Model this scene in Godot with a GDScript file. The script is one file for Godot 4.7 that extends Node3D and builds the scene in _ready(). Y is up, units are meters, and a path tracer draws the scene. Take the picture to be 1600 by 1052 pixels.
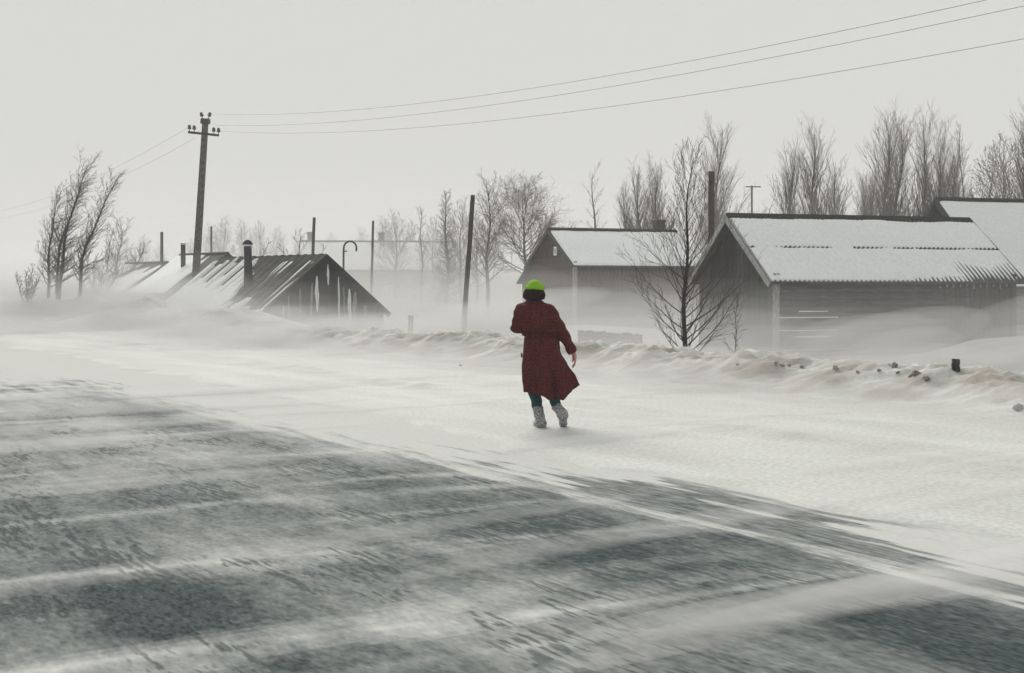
extends Node3D
# A person walks along a snow-blown village road; wooden houses and bare trees stand behind a ploughed bank.

const F := 2000.0            # focal length in pixels of the 1600 x 1052 photograph
const EYE := 1.66
const R := Vector3(-0.530, 0, -0.848)   # along the road, away
const N := Vector3(0.848, 0, -0.530)    # across the road, towards the houses
var rng := RandomNumberGenerator.new()
var nz := FastNoiseLite.new()
var nz2 := FastNoiseLite.new()
var taken := {}
var mats := {}

# ---------------------------------------------------------------- helpers
func W(px: float, py: float, d: float) -> Vector3:      # where a point seen there stands, at that distance
	return Vector3((px - 800.0) * d / F, EYE - (py - 445.0) * d / F, -d)

func SU(s: float, u: float, y := 0.0) -> Vector3:
	return R * s + N * u + Vector3(0, y, 0)

func sm(a: float, b: float, x: float) -> float:
	return smoothstep(a, b, x)

func lin(r: float, g: float, b: float) -> Color:
	return Color(r, g, b).linear_to_srgb()

func numbered(called: String) -> String:
	var k: int = taken.get(called, 0)
	taken[called] = k + 1
	return called if k == 0 else "%s_%03d" % [called, k]

func tag(o: Node3D, label: String, category: String, group := "", kind := "") -> Node3D:
	if label: o.set_meta("label", label)
	if category: o.set_meta("category", category)
	if group: o.set_meta("group", group)
	if kind: o.set_meta("kind", kind)
	return o

func thing(called: String, at: Vector3, label: String, category: String, group := "", turn := 0.0) -> Node3D:
	var o := Node3D.new()
	o.name = numbered(called)
	add_child(o)
	o.position = at
	o.rotation.y = turn
	return tag(o, label, category, group)

func put(called: String, mesh: Mesh, mat: Material, parent: Node3D, at := Transform3D()) -> MeshInstance3D:
	var o := MeshInstance3D.new()
	o.name = called if parent != self else numbered(called)
	o.mesh = mesh
	o.material_override = mat
	o.transform = at
	parent.add_child(o, true)
	return o

class Geo:
	var v := PackedVector3Array()
	var n := PackedVector3Array()
	var c := PackedColorArray()
	var uv := PackedVector2Array()
	var i := PackedInt32Array()
	func tri(a: Vector3, b: Vector3, d: Vector3) -> void:       # clockwise seen from outside
		var k := v.size()
		var nn := (d - a).cross(b - a).normalized()
		v.append(a); v.append(b); v.append(d)
		n.append(nn); n.append(nn); n.append(nn)
		i.append(k); i.append(k + 1); i.append(k + 2)
	func quad(a: Vector3, b: Vector3, d: Vector3, e: Vector3) -> void:
		tri(a, b, d); tri(a, d, e)
	func box(lo: Vector3, hi: Vector3, x := Transform3D()) -> void:
		var p := []
		for k in 8:
			p.append(x * Vector3(hi.x if k & 1 else lo.x, hi.y if k & 2 else lo.y, hi.z if k & 4 else lo.z))
		quad(p[0], p[2], p[3], p[1]); quad(p[5], p[7], p[6], p[4])
		quad(p[4], p[6], p[2], p[0]); quad(p[1], p[3], p[7], p[5])
		quad(p[2], p[6], p[7], p[3]); quad(p[4], p[0], p[1], p[5])
	func convex(p: Array, faces: Array) -> void:                 # turns each face outwards by the middle of all points
		var mid := Vector3()
		for q in p: mid += q
		mid /= p.size()
		for f in faces:
			for k in range(1, f.size() - 1):
				var a: Vector3 = p[f[0]]
				var b: Vector3 = p[f[k]]
				var d: Vector3 = p[f[k + 1]]
				if (d - a).cross(b - a).dot(a - mid) < 0: tri(a, d, b)
				else: tri(a, b, d)
	func tube(pts: PackedVector3Array, rad: PackedFloat32Array, sides: int, caps := false) -> void:
		var k0 := v.size()
		var m := pts.size()
		for k in m:
			var t := (pts[mini(k + 1, m - 1)] - pts[maxi(k - 1, 0)]).normalized()
			var a := t.cross(Vector3(0.31, 0.2, 0.93)).normalized()
			var b := t.cross(a)
			for j in sides:
				var w := TAU * j / sides
				var nn := a * cos(w) + b * sin(w)
				v.append(pts[k] + nn * rad[k])
				n.append(nn)
		for k in m - 1:
			for j in sides:
				var p := k0 + k * sides + j
				var q := k0 + k * sides + (j + 1) % sides
				i.append(p); i.append(p + sides); i.append(q)
				i.append(q); i.append(p + sides); i.append(q + sides)
		if caps:
			for e in [0, m - 1]:
				for j in range(1, sides - 1):
					var p: int = k0 + e * sides
					if e == 0: tri(v[p], v[p + j], v[p + j + 1])
					else: tri(v[p], v[p + j + 1], v[p + j])
	func grid(p: PackedVector3Array, nx: int, ny: int) -> void:   # shared vertices, smooth normals
		var k0 := v.size()
		var nn := PackedVector3Array()
		nn.resize(p.size())
		for y in ny - 1:
			for x in nx - 1:
				var a := y * nx + x
				var b := a + 1
				var d := a + nx
				var e := d + 1
				var f := (p[d] - p[a]).cross(p[b] - p[a]) + (p[e] - p[b]).cross(p[e] - p[d]) * 0.0
				var g := (p[d] - p[e]).cross(p[b] - p[e]) * -1.0
				nn[a] += f; nn[b] += f + g; nn[d] += f + g; nn[e] += g
				i.append(k0 + a); i.append(k0 + b); i.append(k0 + d)
				i.append(k0 + b); i.append(k0 + e); i.append(k0 + d)
		for k in p.size():
			v.append(p[k])
			n.append(nn[k].normalized())
	func mesh() -> ArrayMesh:
		var a := []
		a.resize(Mesh.ARRAY_MAX)
		a[Mesh.ARRAY_VERTEX] = v
		a[Mesh.ARRAY_NORMAL] = n
		if c.size() == v.size(): a[Mesh.ARRAY_COLOR] = c
		if uv.size() == v.size(): a[Mesh.ARRAY_TEX_UV] = uv
		a[Mesh.ARRAY_INDEX] = i
		var m := ArrayMesh.new()
		if v.size(): m.add_surface_from_arrays(Mesh.PRIMITIVE_TRIANGLES, a)
		return m

func box_mesh(x: float, y: float, z: float, chip := 0.0) -> ArrayMesh:
	var g := Geo.new()
	g.box(Vector3(-x / 2, -y / 2, -z / 2), Vector3(x / 2, y / 2, z / 2))
	return g.mesh()

func rough_box(x: float, y: float, z: float, wob: float) -> ArrayMesh:   # a sawn board: ends and edges not quite true
	var p := []
	for k in 8:
		p.append(Vector3(x / 2 if k & 1 else -x / 2, y / 2 if k & 2 else -y / 2, z / 2 if k & 4 else -z / 2) + Vector3(rng.randf_range(-wob, wob), rng.randf_range(-wob, wob), rng.randf_range(-wob, wob) * 0.3))
	var g := Geo.new()
	g.convex(p, [[0, 1, 3, 2], [4, 5, 7, 6], [0, 1, 5, 4], [2, 3, 7, 6], [0, 2, 6, 4], [1, 3, 7, 5]])
	return g.mesh()

func noise_tex(freq: float, lo: float, hi: float, oct := 4, s := 256, seed_ := 3) -> NoiseTexture2D:
	var t := NoiseTexture2D.new()
	var f := FastNoiseLite.new()
	f.seed = seed_
	f.frequency = freq
	f.fractal_octaves = oct
	t.noise = f
	t.width = s
	t.height = s
	t.seamless = true
	var r := Gradient.new()
	r.set_color(0, Color(lo, lo, lo)); r.set_color(1, Color(hi, hi, hi))
	t.color_ramp = r
	return t

func mat(key: String, col: Color, rough := 0.85, tex: Texture2D = null, scale := Vector3.ONE, bump := 0.0) -> StandardMaterial3D:
	if mats.has(key): return mats[key]
	var m := StandardMaterial3D.new()
	m.resource_name = key
	m.albedo_color = col
	m.roughness = rough
	m.metallic_specular = 0.3
	if tex:
		m.albedo_texture = tex
		m.uv1_triplanar = true
		m.uv1_scale = scale
		if bump > 0:
			m.heightmap_enabled = true
			m.heightmap_texture = tex
			m.heightmap_scale = bump
	mats[key] = m
	return m

# ---------------------------------------------------------------- terrain
func ground_y(x: float, z: float) -> float:
	var u := N.x * x + N.z * z
	var s := R.x * x + R.z * z
	if u < 6.5: return -0.06
	var lap := 6.95 + 0.5 * nz2.get_noise_2d(s * 14.0, u * 8.0) + 0.35 * nz.get_noise_1d(s * 8.0)
	var y := lerpf(-0.05, 0.014, sm(lap - 0.35, lap + 0.25, u))
	y += 0.012 * nz2.get_noise_2d(s * 20.0, u * 90.0) * sm(7.6, 9.0, u)
	y += 0.05 * sm(7.2, 12.0, u) + 0.03 * nz.get_noise_2d(s * 9.0, u * 30.0) * sm(7.2, 8.5, u)
	# windrow left by a plough on the shoulder
	y += 0.05 * exp(-pow((u - 9.6 - 0.4 * nz.get_noise_1d(s * 6.0)) / 0.28, 2.0)) * (0.4 + 0.9 * maxf(0.0, nz.get_noise_2d(s * 22.0, 7.0)))
	var wob := 0.7 * nz.get_noise_1d(s * 5.0 + 40.0)
	var b := exp(-pow((u - 14.2 - wob) / (0.75 if u < 14.2 + wob else 1.5), 2.0))
	var lump := nz2.get_noise_3d(s * 55.0, u * 55.0, 0.0)
	var lump2 := nz2.get_noise_3d(s * 160.0, u * 160.0, 5.0)
	y += b * (0.42 + 0.16 * nz.get_noise_1d(s * 9.0) + 0.10 * lump + 0.06 * lump2 + 0.05 * nz2.get_noise_3d(s * 330.0, u * 330.0, 9.0))
	y -= 0.62 * sm(14.6 + wob, 19.5, u)
	y += 0.16 * nz.get_noise_2d(x * 3.2, z * 3.2) * sm(15.0, 24.0, u)
	y += 0.5 * sm(90.0, 260.0, u) + 3.0 * nz.get_noise_2d(x * 0.25, z * 0.25) * sm(150.0, 380.0, u)
	for d in drifts:
		var q := Vector2((x - d[0]) / d[3], (z - d[1]) / d[4])
		y += d[2] * exp(-q.length_squared())
	return y

# snow drifts: x, z, height, reach in x, reach in z
var drifts := [
	[14.6, -37.6, 0.75, 1.9, 1.6], [9.5, -36.2, 0.25, 2.2, 1.5], [18.3, -40.0, 0.9, 1.4, 1.3],
	[-7.5, -42.5, 0.5, 3.5, 1.6], [-14.4, -48.6, 0.7, 2.6, 1.8], [-21.5, -55.5, 1.05, 5.0, 3.5],
	[3.2, -57.0, 0.5, 4.0, 2.0], [-24.0, -70.0, 1.0, 6.0, 3.0],
]

func on_ground(p: Vector3) -> Vector3:
	return Vector3(p.x, ground_y(p.x, p.z), p.z)

func ground_hit(px: float, py: float) -> Vector3:
	var d := 6.0
	while d < 120.0:
		var p := W(px, py, d)
		if p.y <= ground_y(p.x, p.z): return on_ground(p)
		d += 0.05
	return W(px, py, 120.0)

func ladder(list: Array) -> PackedFloat32Array:      # [from, to, step, to, step, ...]
	var a := PackedFloat32Array([list[0]])
	var k := 1
	while k < list.size():
		var n := int(round((list[k] - a[a.size() - 1]) / list[k + 1]))
		var from := a[a.size() - 1]
		for j in n: a.append(from + (list[k] - from) * (j + 1) / n)
		k += 2
	return a

func make_ground() -> void:
	var us := ladder([-260.0, -20.0, 30.0, 6.0, 6.5, 7.6, 0.06, 9.0, 0.14, 10.6, 0.1, 12.6, 0.2, 16.4, 0.07, 24.0, 0.5, 60.0, 1.5, 120.0, 6.0, 520.0, 25.0])
	var ss := ladder([-120.0, -20.0, 20.0, 0.0, 2.5, 6.0, 0.4, 34.0, 0.09, 60.0, 0.4, 110.0, 2.0, 200.0, 6.0, 420.0, 20.0])
	var p := PackedVector3Array()
	var g := Geo.new()
	for s in ss:
		for u in us:
			var q := R * s + N * u
			q.y = ground_y(q.x, q.z)
			p.append(q)
			var dirty := exp(-pow((u - 13.9) / 0.8, 2.0)) * clampf(0.55 + 1.1 * nz2.get_noise_2d(s * 30.0, u * 60.0), 0.0, 1.0)
			dirty += 0.3 * exp(-pow((u - 9.6) / 0.45, 2.0)) * clampf(0.4 + nz2.get_noise_2d(s * 25.0, 3.0), 0.0, 1.0)
			dirty += 0.18 * sm(8.6, 7.3, u) * clampf(0.4 + 1.6 * nz.get_noise_2d(s * 7.0, u * 40.0), 0.0, 1.0)
			var c := Color(0.50, 0.512, 0.495).lerp(Color(0.29, 0.25, 0.215), clampf(dirty * 0.72, 0.0, 1.0))
			c = c * (1.0 + 0.10 * nz.get_noise_2d(s * 4.0, u * 26.0))
			g.c.append(c)
	g.grid(p, us.size(), ss.size())
	var m := StandardMaterial3D.new()
	m.vertex_color_use_as_albedo = true
	m.roughness = 0.9
	m.metallic_specular = 0.15
	m.uv1_triplanar = true
	m.uv1_world_triplanar = true
	m.uv1_scale = Vector3(0.9, 0.9, 0.9)
	m.albedo_texture = noise_tex(0.03, 0.86, 1.0, 5, 512, 11)
	m.heightmap_enabled = true
	m.heightmap_texture = m.albedo_texture
	m.heightmap_scale = 0.7
	tag(put("ground", g.mesh(), m, self), "snow covered ground with a ploughed bank along the roadside", "", "", "structure")

func make_road() -> void:
	# surface picture: asphalt dusted with blown snow; columns across (u 0..7.5), rows along (s 2..34)
	var w := 810
	var h := 1320
	var a := PackedByteArray()
	a.resize(w * h * 3)
	var n1 := FastNoiseLite.new(); n1.seed = 5; n1.frequency = 1.0; n1.fractal_octaves = 3
	var n3 := FastNoiseLite.new(); n3.seed = 9; n3.frequency = 1.0; n3.fractal_octaves = 2
	var slow: Array[Vector4] = []
	slow.resize(w / 3 + 1)
	var k := 0
	for y in h:
		var s := 2.0 + 32.0 * (y + 0.5) / h
		var edge := 5.80 + 0.10 * n3.get_noise_2d(s * 0.25, 1.0) - 0.016 * (s - 6.0)
		var near_spots: Array[Vector2] = []
		for q in [[7.72, 4.72], [5.97, 4.52], [3.86, 4.81], [4.85, 6.17], [6.94, 2.08], [8.88, 1.83], [8.7, 6.05], [4.4, 5.2]]:
			if absf(s - q[0]) < 1.6: near_spots.append(Vector2(q[0], q[1]))
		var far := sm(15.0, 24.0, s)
		for x in w:
			var u := 7.5 * (x + 0.5) / w
			if y % 3 == 0 and x % 3 == 0:
				var bg := n1.get_noise_2d(s * 0.22 + 60.0, u * 0.45)
				slow[x / 3] = Vector4(n1.get_noise_2d(s * 0.33, u * 0.9), bg, n3.get_noise_2d((s + 0.13 * u + 0.16 * sin(u * 0.8 + 1.0) + 0.22 * bg) * 1.15, u * 0.14 + 31.0), n1.get_noise_2d(s * 0.5 + 9.0, u * 0.8 + 70.0))
			var sf := slow[x / 3]
			var cloudy := sf.x
			var streak := n1.get_noise_2d(s * 0.55 + 20.0, u * 4.5)               # along the tracks
			var fine := n1.get_noise_2d(s * 2.6, u * 17.0)
			var big := sf.y
			# ribbons of snow running across with the wind
			var rib := sf.z
			var band := 0.7 * pow(clampf(rib * 1.6 + 0.08, 0.0, 1.0), 2.2)
			var d1 := s - 7.62 + 0.17 * (u - 1.4) + 0.05 * sin(u * 1.3)
			var d2 := s - 5.62 + 0.13 * (u - 2.2) + 0.05 * sin(u * 1.7 + 1.0)
			var d3 := s - 5.02 + 0.12 * (u - 2.2) + 0.04 * sin(u * 1.5)
			var soft := 0.55 + 0.45 * n3.get_noise_1d(u * 2.0 + 5.0)
			if s < 10.0: band += soft * (0.8 * exp(-pow(d1 / 0.07, 2.0)) + 0.4 * exp(-pow(d1 / 0.28, 2.0)))
			if s < 7.5: band += (1.1 - soft) * (0.95 * exp(-pow(d2 / 0.06, 2.0)) + 0.45 * exp(-pow(d2 / 0.25, 2.0)))
			if s < 7.0: band += soft * (0.6 * exp(-pow(d3 / 0.05, 2.0)) + 0.3 * exp(-pow(d3 / 0.2, 2.0)))
			var f := 0.235 + 0.17 * cloudy + 0.15 * big + 0.15 * streak + 0.36 * band + 0.05 * fine + 0.20 * sm(6.5, 13.0, s)
			# tyre tracks are blown clearer
			var t1 := exp(-pow((u - 4.75 - 0.15 * cloudy) / 0.45, 2.0)) + 0.9 * exp(-pow((u - 1.9) / 0.45, 2.0))
			f += 0.12 * n1.get_noise_2d(s * 2.2 + 3.0, u * 5.0) + 0.11 * n3.get_noise_2d(s * 9.0, u * 14.0)
			f -= t1 * (0.10 + 0.14 * clampf(0.5 + streak + 0.6 * fine, 0.0, 1.0)) * (1.0 - 0.6 * band)
			var clear := sm(0.0, 0.22, sf.w + 0.2 * t1 - 0.02)
			var spot := 0.0
			for q in near_spots:
				spot += exp(-pow((s - q.x) / 0.75, 2.0) - pow((u - q.y) / 0.36, 2.0))
			clear = maxf(clear, minf(spot * 1.3, 1.0))
			f -= 0.04 * spot
			var bare := sm(0.06, 0.20, fine * 0.8 + streak * 0.55 - 0.15 * band + 0.10 * minf(spot, 1.0)) * clear
			f = lerpf(f, 0.0, bare * 0.7)
			# thin line of snow along the edge of the lane, then patches of asphalt on the shoulder
			var e := u - edge + 0.07 * fine + 0.12 * streak + 0.07 * cloudy
			f = lerpf(f, 0.93, exp(-pow(e / 0.12, 4.0)) * clampf(0.75 + 1.2 * cloudy + 0.8 * fine, 0.35, 1.0))
			if e > 0.1:
				var patch := sm(-0.10, 0.26, cloudy * 0.8 + streak * 0.75 + 0.30 * exp(-pow((u - 6.3) / 0.35, 2.0)) - 0.30 - 0.055 * (s - 8.0) + 0.7 * big)
				var over := lerpf(0.95, 0.26 + 0.3 * fine + 0.15 * streak, patch * (1.0 - sm(6.7, 7.3, u)))
				f = lerpf(f, over, sm(0.1, 0.18, e))
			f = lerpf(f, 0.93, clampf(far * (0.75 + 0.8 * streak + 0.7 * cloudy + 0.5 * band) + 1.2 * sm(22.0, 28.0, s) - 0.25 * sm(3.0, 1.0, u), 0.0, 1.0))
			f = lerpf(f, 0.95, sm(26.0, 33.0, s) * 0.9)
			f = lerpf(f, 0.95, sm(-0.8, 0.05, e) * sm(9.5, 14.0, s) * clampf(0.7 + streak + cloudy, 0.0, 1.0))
			f = clampf(f, 0.0, 1.0)
			var gr := 1.0 + 0.7 * (hash2(x, y) + hash2(x / 2 + 900, y / 2) - 1.0)
			f *= 1.0 + (0.30 * (hash2(x + 5000, y) - 0.5) + 0.35 * (hash2(x / 2 + 7000, y / 2) - 0.5)) * (1.0 - 0.75 * f)
			var asp := 0.043 * gr
			var cr := lerpf(asp, 0.445, f)
			var cg := lerpf(asp * 1.35, 0.453, f)
			var cb := lerpf(asp * 1.4, 0.442, f)
			a[k] = int(255.0 * pow(cr, 0.4545)); a[k + 1] = int(255.0 * pow(cg, 0.4545)); a[k + 2] = int(255.0 * pow(cb, 0.4545))
			k += 3
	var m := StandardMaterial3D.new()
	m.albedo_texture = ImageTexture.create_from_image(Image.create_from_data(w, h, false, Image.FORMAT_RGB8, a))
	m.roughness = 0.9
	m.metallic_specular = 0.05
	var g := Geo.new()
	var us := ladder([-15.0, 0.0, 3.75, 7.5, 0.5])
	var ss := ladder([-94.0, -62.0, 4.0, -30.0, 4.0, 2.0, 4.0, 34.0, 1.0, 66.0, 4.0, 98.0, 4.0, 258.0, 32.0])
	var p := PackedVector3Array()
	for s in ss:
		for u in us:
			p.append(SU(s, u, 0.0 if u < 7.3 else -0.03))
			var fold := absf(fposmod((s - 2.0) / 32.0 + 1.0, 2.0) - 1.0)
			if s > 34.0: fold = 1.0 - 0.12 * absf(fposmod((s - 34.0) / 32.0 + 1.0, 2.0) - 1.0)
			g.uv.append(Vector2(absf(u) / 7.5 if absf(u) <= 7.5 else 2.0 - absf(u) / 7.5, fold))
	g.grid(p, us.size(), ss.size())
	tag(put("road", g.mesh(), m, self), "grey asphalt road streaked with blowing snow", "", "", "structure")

func hash2(x: int, y: int) -> float:
	var q := (x * 374761393 + y * 668265263) & 0x7fffffff
	q = ((q ^ (q >> 13)) * 1274126177) & 0x7fffffff
	return float((q ^ (q >> 16)) & 0xffff) / 65535.0

# ---------------------------------------------------------------- trees
# p: h, r, first, count, low_angle, high_angle, low_len, high_len, up, wind, twigs, twig_len, lean, stems
func tree_meshes(seed_: int, p: Dictionary) -> Array:
	rng.seed = seed_
	var trunk := Geo.new()
	var limbs := Geo.new()
	var twigs := Geo.new()
	var stems: Array = p.get("stems", [[0.0, 0.0, 1.0]])
	for st in stems:
		var h: float = p.h * st[2]
		var lean := Vector3(p.get("lean", 0.0) + st[1], 0, rng.randf_range(-0.04, 0.04))
		var pts := PackedVector3Array()
		var rad := PackedFloat32Array()
		var n := 12
		var bend := rng.randf_range(-0.02, 0.02)
		for k in n + 1:
			var t := float(k) / n
			var side: float = h * (lean.x * t + bend * sin(t * 5.0) + 0.008 * sin(t * 13.0 + seed_) + p.get("wind", 0.0) * 0.5 * pow(t, 3.0))
			pts.append(Vector3(st[0] * p.h + side, h * t - (0.3 if k == 0 else 0.0), h * (lean.z * t + 0.02 * sin(t * 7.0 + st[0]))))
			rad.append(maxf(p.r * st[2] * pow(1.0 - t, 0.8), p.get("tip", 0.008)))
		trunk.tube(pts, rad, 6)
		var count := int(p.count * st[2] * 1.45)
		for j in count:
			var t: float = lerpf(p.first, 0.97, (j + rng.randf()) / count)
			var a := t * n
			var base := pts[int(a)].lerp(pts[mini(int(a) + 1, n)], a - int(a))
			var f: float = (t - p.first) / (1.0 - p.first)
			var ang: float = lerpf(p.low_angle, p.high_angle, f) * rng.randf_range(0.8, 1.2)
			var prof: float = lerpf(p.low_len, p.high_len, f)
			if p.has("belly"): prof *= 0.45 + sin(PI * pow(f, p.belly)) * 0.8
			var ln: float = prof * p.h * st[2] * rng.randf_range(0.55, 1.15)
			var az := j * 2.4 + rng.randf_range(-0.5, 0.5)
			branch(limbs, twigs, base, Vector3(sin(ang) * cos(az), cos(ang), sin(ang) * sin(az)), ln, maxf(rad[int(a)] * p.get("limb", 0.36), p.get("tip", 0.008) * 1.25), 1, p)
	return [trunk.mesh(), limbs.mesh(), twigs.mesh()]

func branch(limbs: Geo, twigs: Geo, from: Vector3, dir: Vector3, ln: float, r: float, level: int, p: Dictionary) -> void:
	var n: int = [0, 5, 3, 1][level]
	var pts := PackedVector3Array([from])
	var rad := PackedFloat32Array([r])
	var d := dir.normalized()
	var q := from
	var tip: float = p.get("tip", 0.008)
	for k in n:
		d = (d + Vector3(p.get("wind", 0.0) * 0.35, p.up * (0.30 if level == 1 else 0.2), 0) + Vector3(rng.randf_range(-0.16, 0.16), rng.randf_range(-0.12, 0.12), rng.randf_range(-0.16, 0.16))).normalized()
		q += d * ln / n
		pts.append(q)
		rad.append(maxf(r * (1.0 - float(k + 1) / (n + 0.4)), tip * 0.7))
	(limbs if level == 1 else twigs).tube(pts, rad, 4 if level == 1 else 3)
	if level >= p.get("levels", 3): return
	var m := int(clampf((p.twigs * 1.5 if level == 1 else p.twigs * 0.8) * (0.45 + 0.55 * ln / (p.h * 0.25)), 2.0, 20.0))
	for j in m:
		var t := lerpf(0.18, 1.0, (j + rng.randf()) / m)
		var a := t * n
		var base := pts[mini(int(a), n - 1)].lerp(pts[mini(int(a) + 1, n)], clampf(a - mini(int(a), n - 1), 0.0, 1.0))
		var along := (pts[mini(int(a) + 1, n)] - pts[mini(int(a), n - 1)]).normalized()
		var side := along.cross(Vector3(rng.randf_range(-1, 1), rng.randf_range(-1, 1), rng.randf_range(-1, 1))).normalized()
		var spread: float = p.get("spread", 0.65) * rng.randf_range(0.7, 1.3)
		branch(limbs, twigs, base, along * cos(spread) + side * sin(spread), ln * p.twig_len * rng.randf_range(0.6, 1.2) * (1.15 - 0.5 * t), maxf(r * 0.4, tip), level + 1, p)

func tree(called: String, seed_: int, px: float, d: float, p: Dictionary, label: String, group := "", category := "tree", bark := "bark", base_y := INF) -> Node3D:
	var at := Vector3((px - 800.0) * d / F, 0, -d)
	at.y = ground_y(at.x, at.z) - 0.05
	var o := thing(called, at, label, category, group)
	if p.has("top"):
		p = p.duplicate()
		var h: float = EYE - (p.top - 445.0) * d / F - at.y
		p.r *= sqrt(h / p.h)
		p.h = h
	var m := tree_meshes(seed_, p)
	var reach := 0.5
	for k in m: reach = maxf(reach, (k as ArrayMesh).get_aabb().end.y)
	o.set_meta("height", reach)
	if p.has("top"): o.scale = Vector3.ONE * (1.07 * p.h / reach)
	put("trunk", m[0], mats[bark], o)
	put("limbs", m[1], mats[bark], o)
	put("twigs", m[2], mats[bark + "_twig"], o).set_meta("kind", "stuff")
	return o

func tree_copy(src: Node3D, px: float, d: float, top: float, turn: float, label: String) -> Node3D:
	var o: Node3D = src.duplicate()
	o.name = numbered(String(src.name).rstrip("_0123456789"))
	add_child(o)
	var at := Vector3((px - 800.0) * d / F, 0, -d)
	at.y = ground_y(at.x, at.z) - 0.05
	var scale_: float = (EYE - (top - 445.0) * d / F - at.y) / src.get_meta("height") * 1.07
	o.transform = Transform3D(Basis(Vector3.UP, turn).scaled(Vector3.ONE * scale_), at)
	o.set_meta("label", label)
	return o

# ---------------------------------------------------------------- houses
# local axes: x along the ridge from the seen gable, z towards the front slope, y up from the ground at the gable
func house(called: String, apex: Vector3, turn: float, o: Dictionary, label: String, category := "house", group := "") -> Node3D:
	var base := Vector3(apex.x, o.ground, apex.z)
	var t := thing(called, base, label, category, group, turn)
	var rh: float = apex.y - o.ground                    # ridge height
	var w: float = o.w
	var rise: float = o.rise
	var eh := rh - rise
	var L: float = o.L
	var ov: float = o.get("over", 0.3)                   # eave overhang
	var gv: float = o.get("gable_over", 0.22)            # roof past the gable wall
	var iw := w - ov
	var ie := rh - rise * iw / w                         # wall top below the roof
	var g := Geo.new()
	var x0 := gv
	var x1 := L - gv
	var th := 0.07
	var pr := [Vector3(x0, -1.0, -iw), Vector3(x0, -1.0, iw), Vector3(x0, ie - th, iw), Vector3(x0, rh - th, 0), Vector3(x0, ie - th, -iw), Vector3(x1, -1.0, -iw), Vector3(x1, -1.0, iw), Vector3(x1, ie - th, iw), Vector3(x1, rh - th, 0), Vector3(x1, ie - th, -iw)]
	g.convex(pr, [[0, 1, 2, 3, 4], [5, 6, 7, 8, 9], [0, 1, 6, 5], [1, 2, 7, 6], [2, 3, 8, 7], [3, 4, 9, 8], [4, 0, 5, 9]])
	put("wall", g.mesh(), mats[o.wall], t)
	# roof deck: two slabs
	var rf := Geo.new()
	for s in [1.0, -1.0]:
		var q := [Vector3(0, rh, 0), Vector3(L, rh, 0), Vector3(L, eh, s * w), Vector3(0, eh, s * w)]
		var q2 := []
		for a in q: q2.append(a - Vector3(0, th * 0.9, 0))
		rf.convex(q + q2, [[0, 1, 2, 3], [4, 5, 6, 7], [0, 1, 5, 4], [1, 2, 6, 5], [2, 3, 7, 6], [3, 0, 4, 7]])
	var roof := put("roof", rf.mesh(), mats[o.roof], t)
	t.set_meta("dims", [rh, eh, w, L, ie, iw, x0, x1])
	var sl := sqrt(w * w + rise * rise)
	# barge boards on the seen gable
	for s in [1.0, -1.0]:
		var bb := Geo.new()
		var dir := Vector3(0, -rise, s * w) / sl
		var up := Vector3(0, w, s * rise) / sl
		var lo := Vector3(-0.02, rh, 0)
		var p := []
		for k in [[0.0, 0.02], [sl + 0.03, 0.02], [sl + 0.03, -0.17], [0.0, -0.17]]:
			p.append(lo + dir * k[0] + up * k[1])
		for k in 4: p.append(p[k] - Vector3(0.03, 0, 0))
		bb.convex(p, [[0, 1, 2, 3], [4, 5, 6, 7], [0, 1, 5, 4], [1, 2, 6, 5], [2, 3, 7, 6], [3, 0, 4, 7]])
		put("barge_board", bb.mesh(), mats[o.get("barge", o.wall)], t)
	var rc := Geo.new()
	if o.get("ridge_cap", 0.0) > 0.0:
		var cw: float = o.ridge_cap
		var n := 24
		for s in [1.0, -1.0]:
			for k in n:
				var a := float(k) / n * L
				var b := float(k + 1) / n * L
				var j := 0.012 * sin(k * 2.3) + 0.05
				var wob := cw * (1.0 + 0.25 * sin(k * 1.7 + 0.4))
				var dn := Vector3(0, -rise, s * w) / sl * wob
				var e := [Vector3(a, rh + 0.09, 0), Vector3(b, rh + 0.09, 0), Vector3(b, rh + 0.09, 0) + dn, Vector3(a, rh + 0.09, 0) + dn]
				var e2 := []
				for z in e: e2.append(z - Vector3(0, 0.06, 0))
				rc.convex(e + e2, [[0, 1, 2, 3], [4, 5, 6, 7], [0, 1, 5, 4], [1, 2, 6, 5], [2, 3, 7, 6], [3, 0, 4, 7]])
		put("ridge_cap", rc.mesh(), mats[o.get("ridge_mat", "tar")], t)
	return t

# snow lying on a slope: a sheet whose height over the deck is depth(x, v) metres (v: 0 at the ridge, 1 at the eave); where it falls under 0 the roof shows
func roof_snow(t: Node3D, side: float, depth: Callable, nx: int, ny: int, lift := 0.0, matname := "snow") -> void:
	var d: Array = t.get_meta("dims")
	var rise: float = d[0] - d[1]
	var w: float = d[2]
	var sl := sqrt(w * w + rise * rise)
	var up := Vector3(0, w, side * rise) / sl
	var p := PackedVector3Array()
	for y in ny:
		for x in nx:
			var fx := float(x) / (nx - 1)
			var v := float(y) / (ny - 1)
			var h: float = depth.call(fx * d[3], v)
			if x == 0 or y == 0 or x == nx - 1 or y == ny - 1: h = minf(h, -0.02)
			p.append(Vector3(clampf(fx * d[3], 0.015, d[3] - 0.015), d[0] - rise * v, side * w * v) + up * (h + lift))
	if side < 0:
		var q := PackedVector3Array()
		for y in ny:
			for x in nx: q.append(p[y * nx + nx - 1 - x])
		p = q
	var g := Geo.new()
	g.grid(p, nx, ny)
	put("roof_snow", g.mesh(), mats[matname], t)

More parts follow.
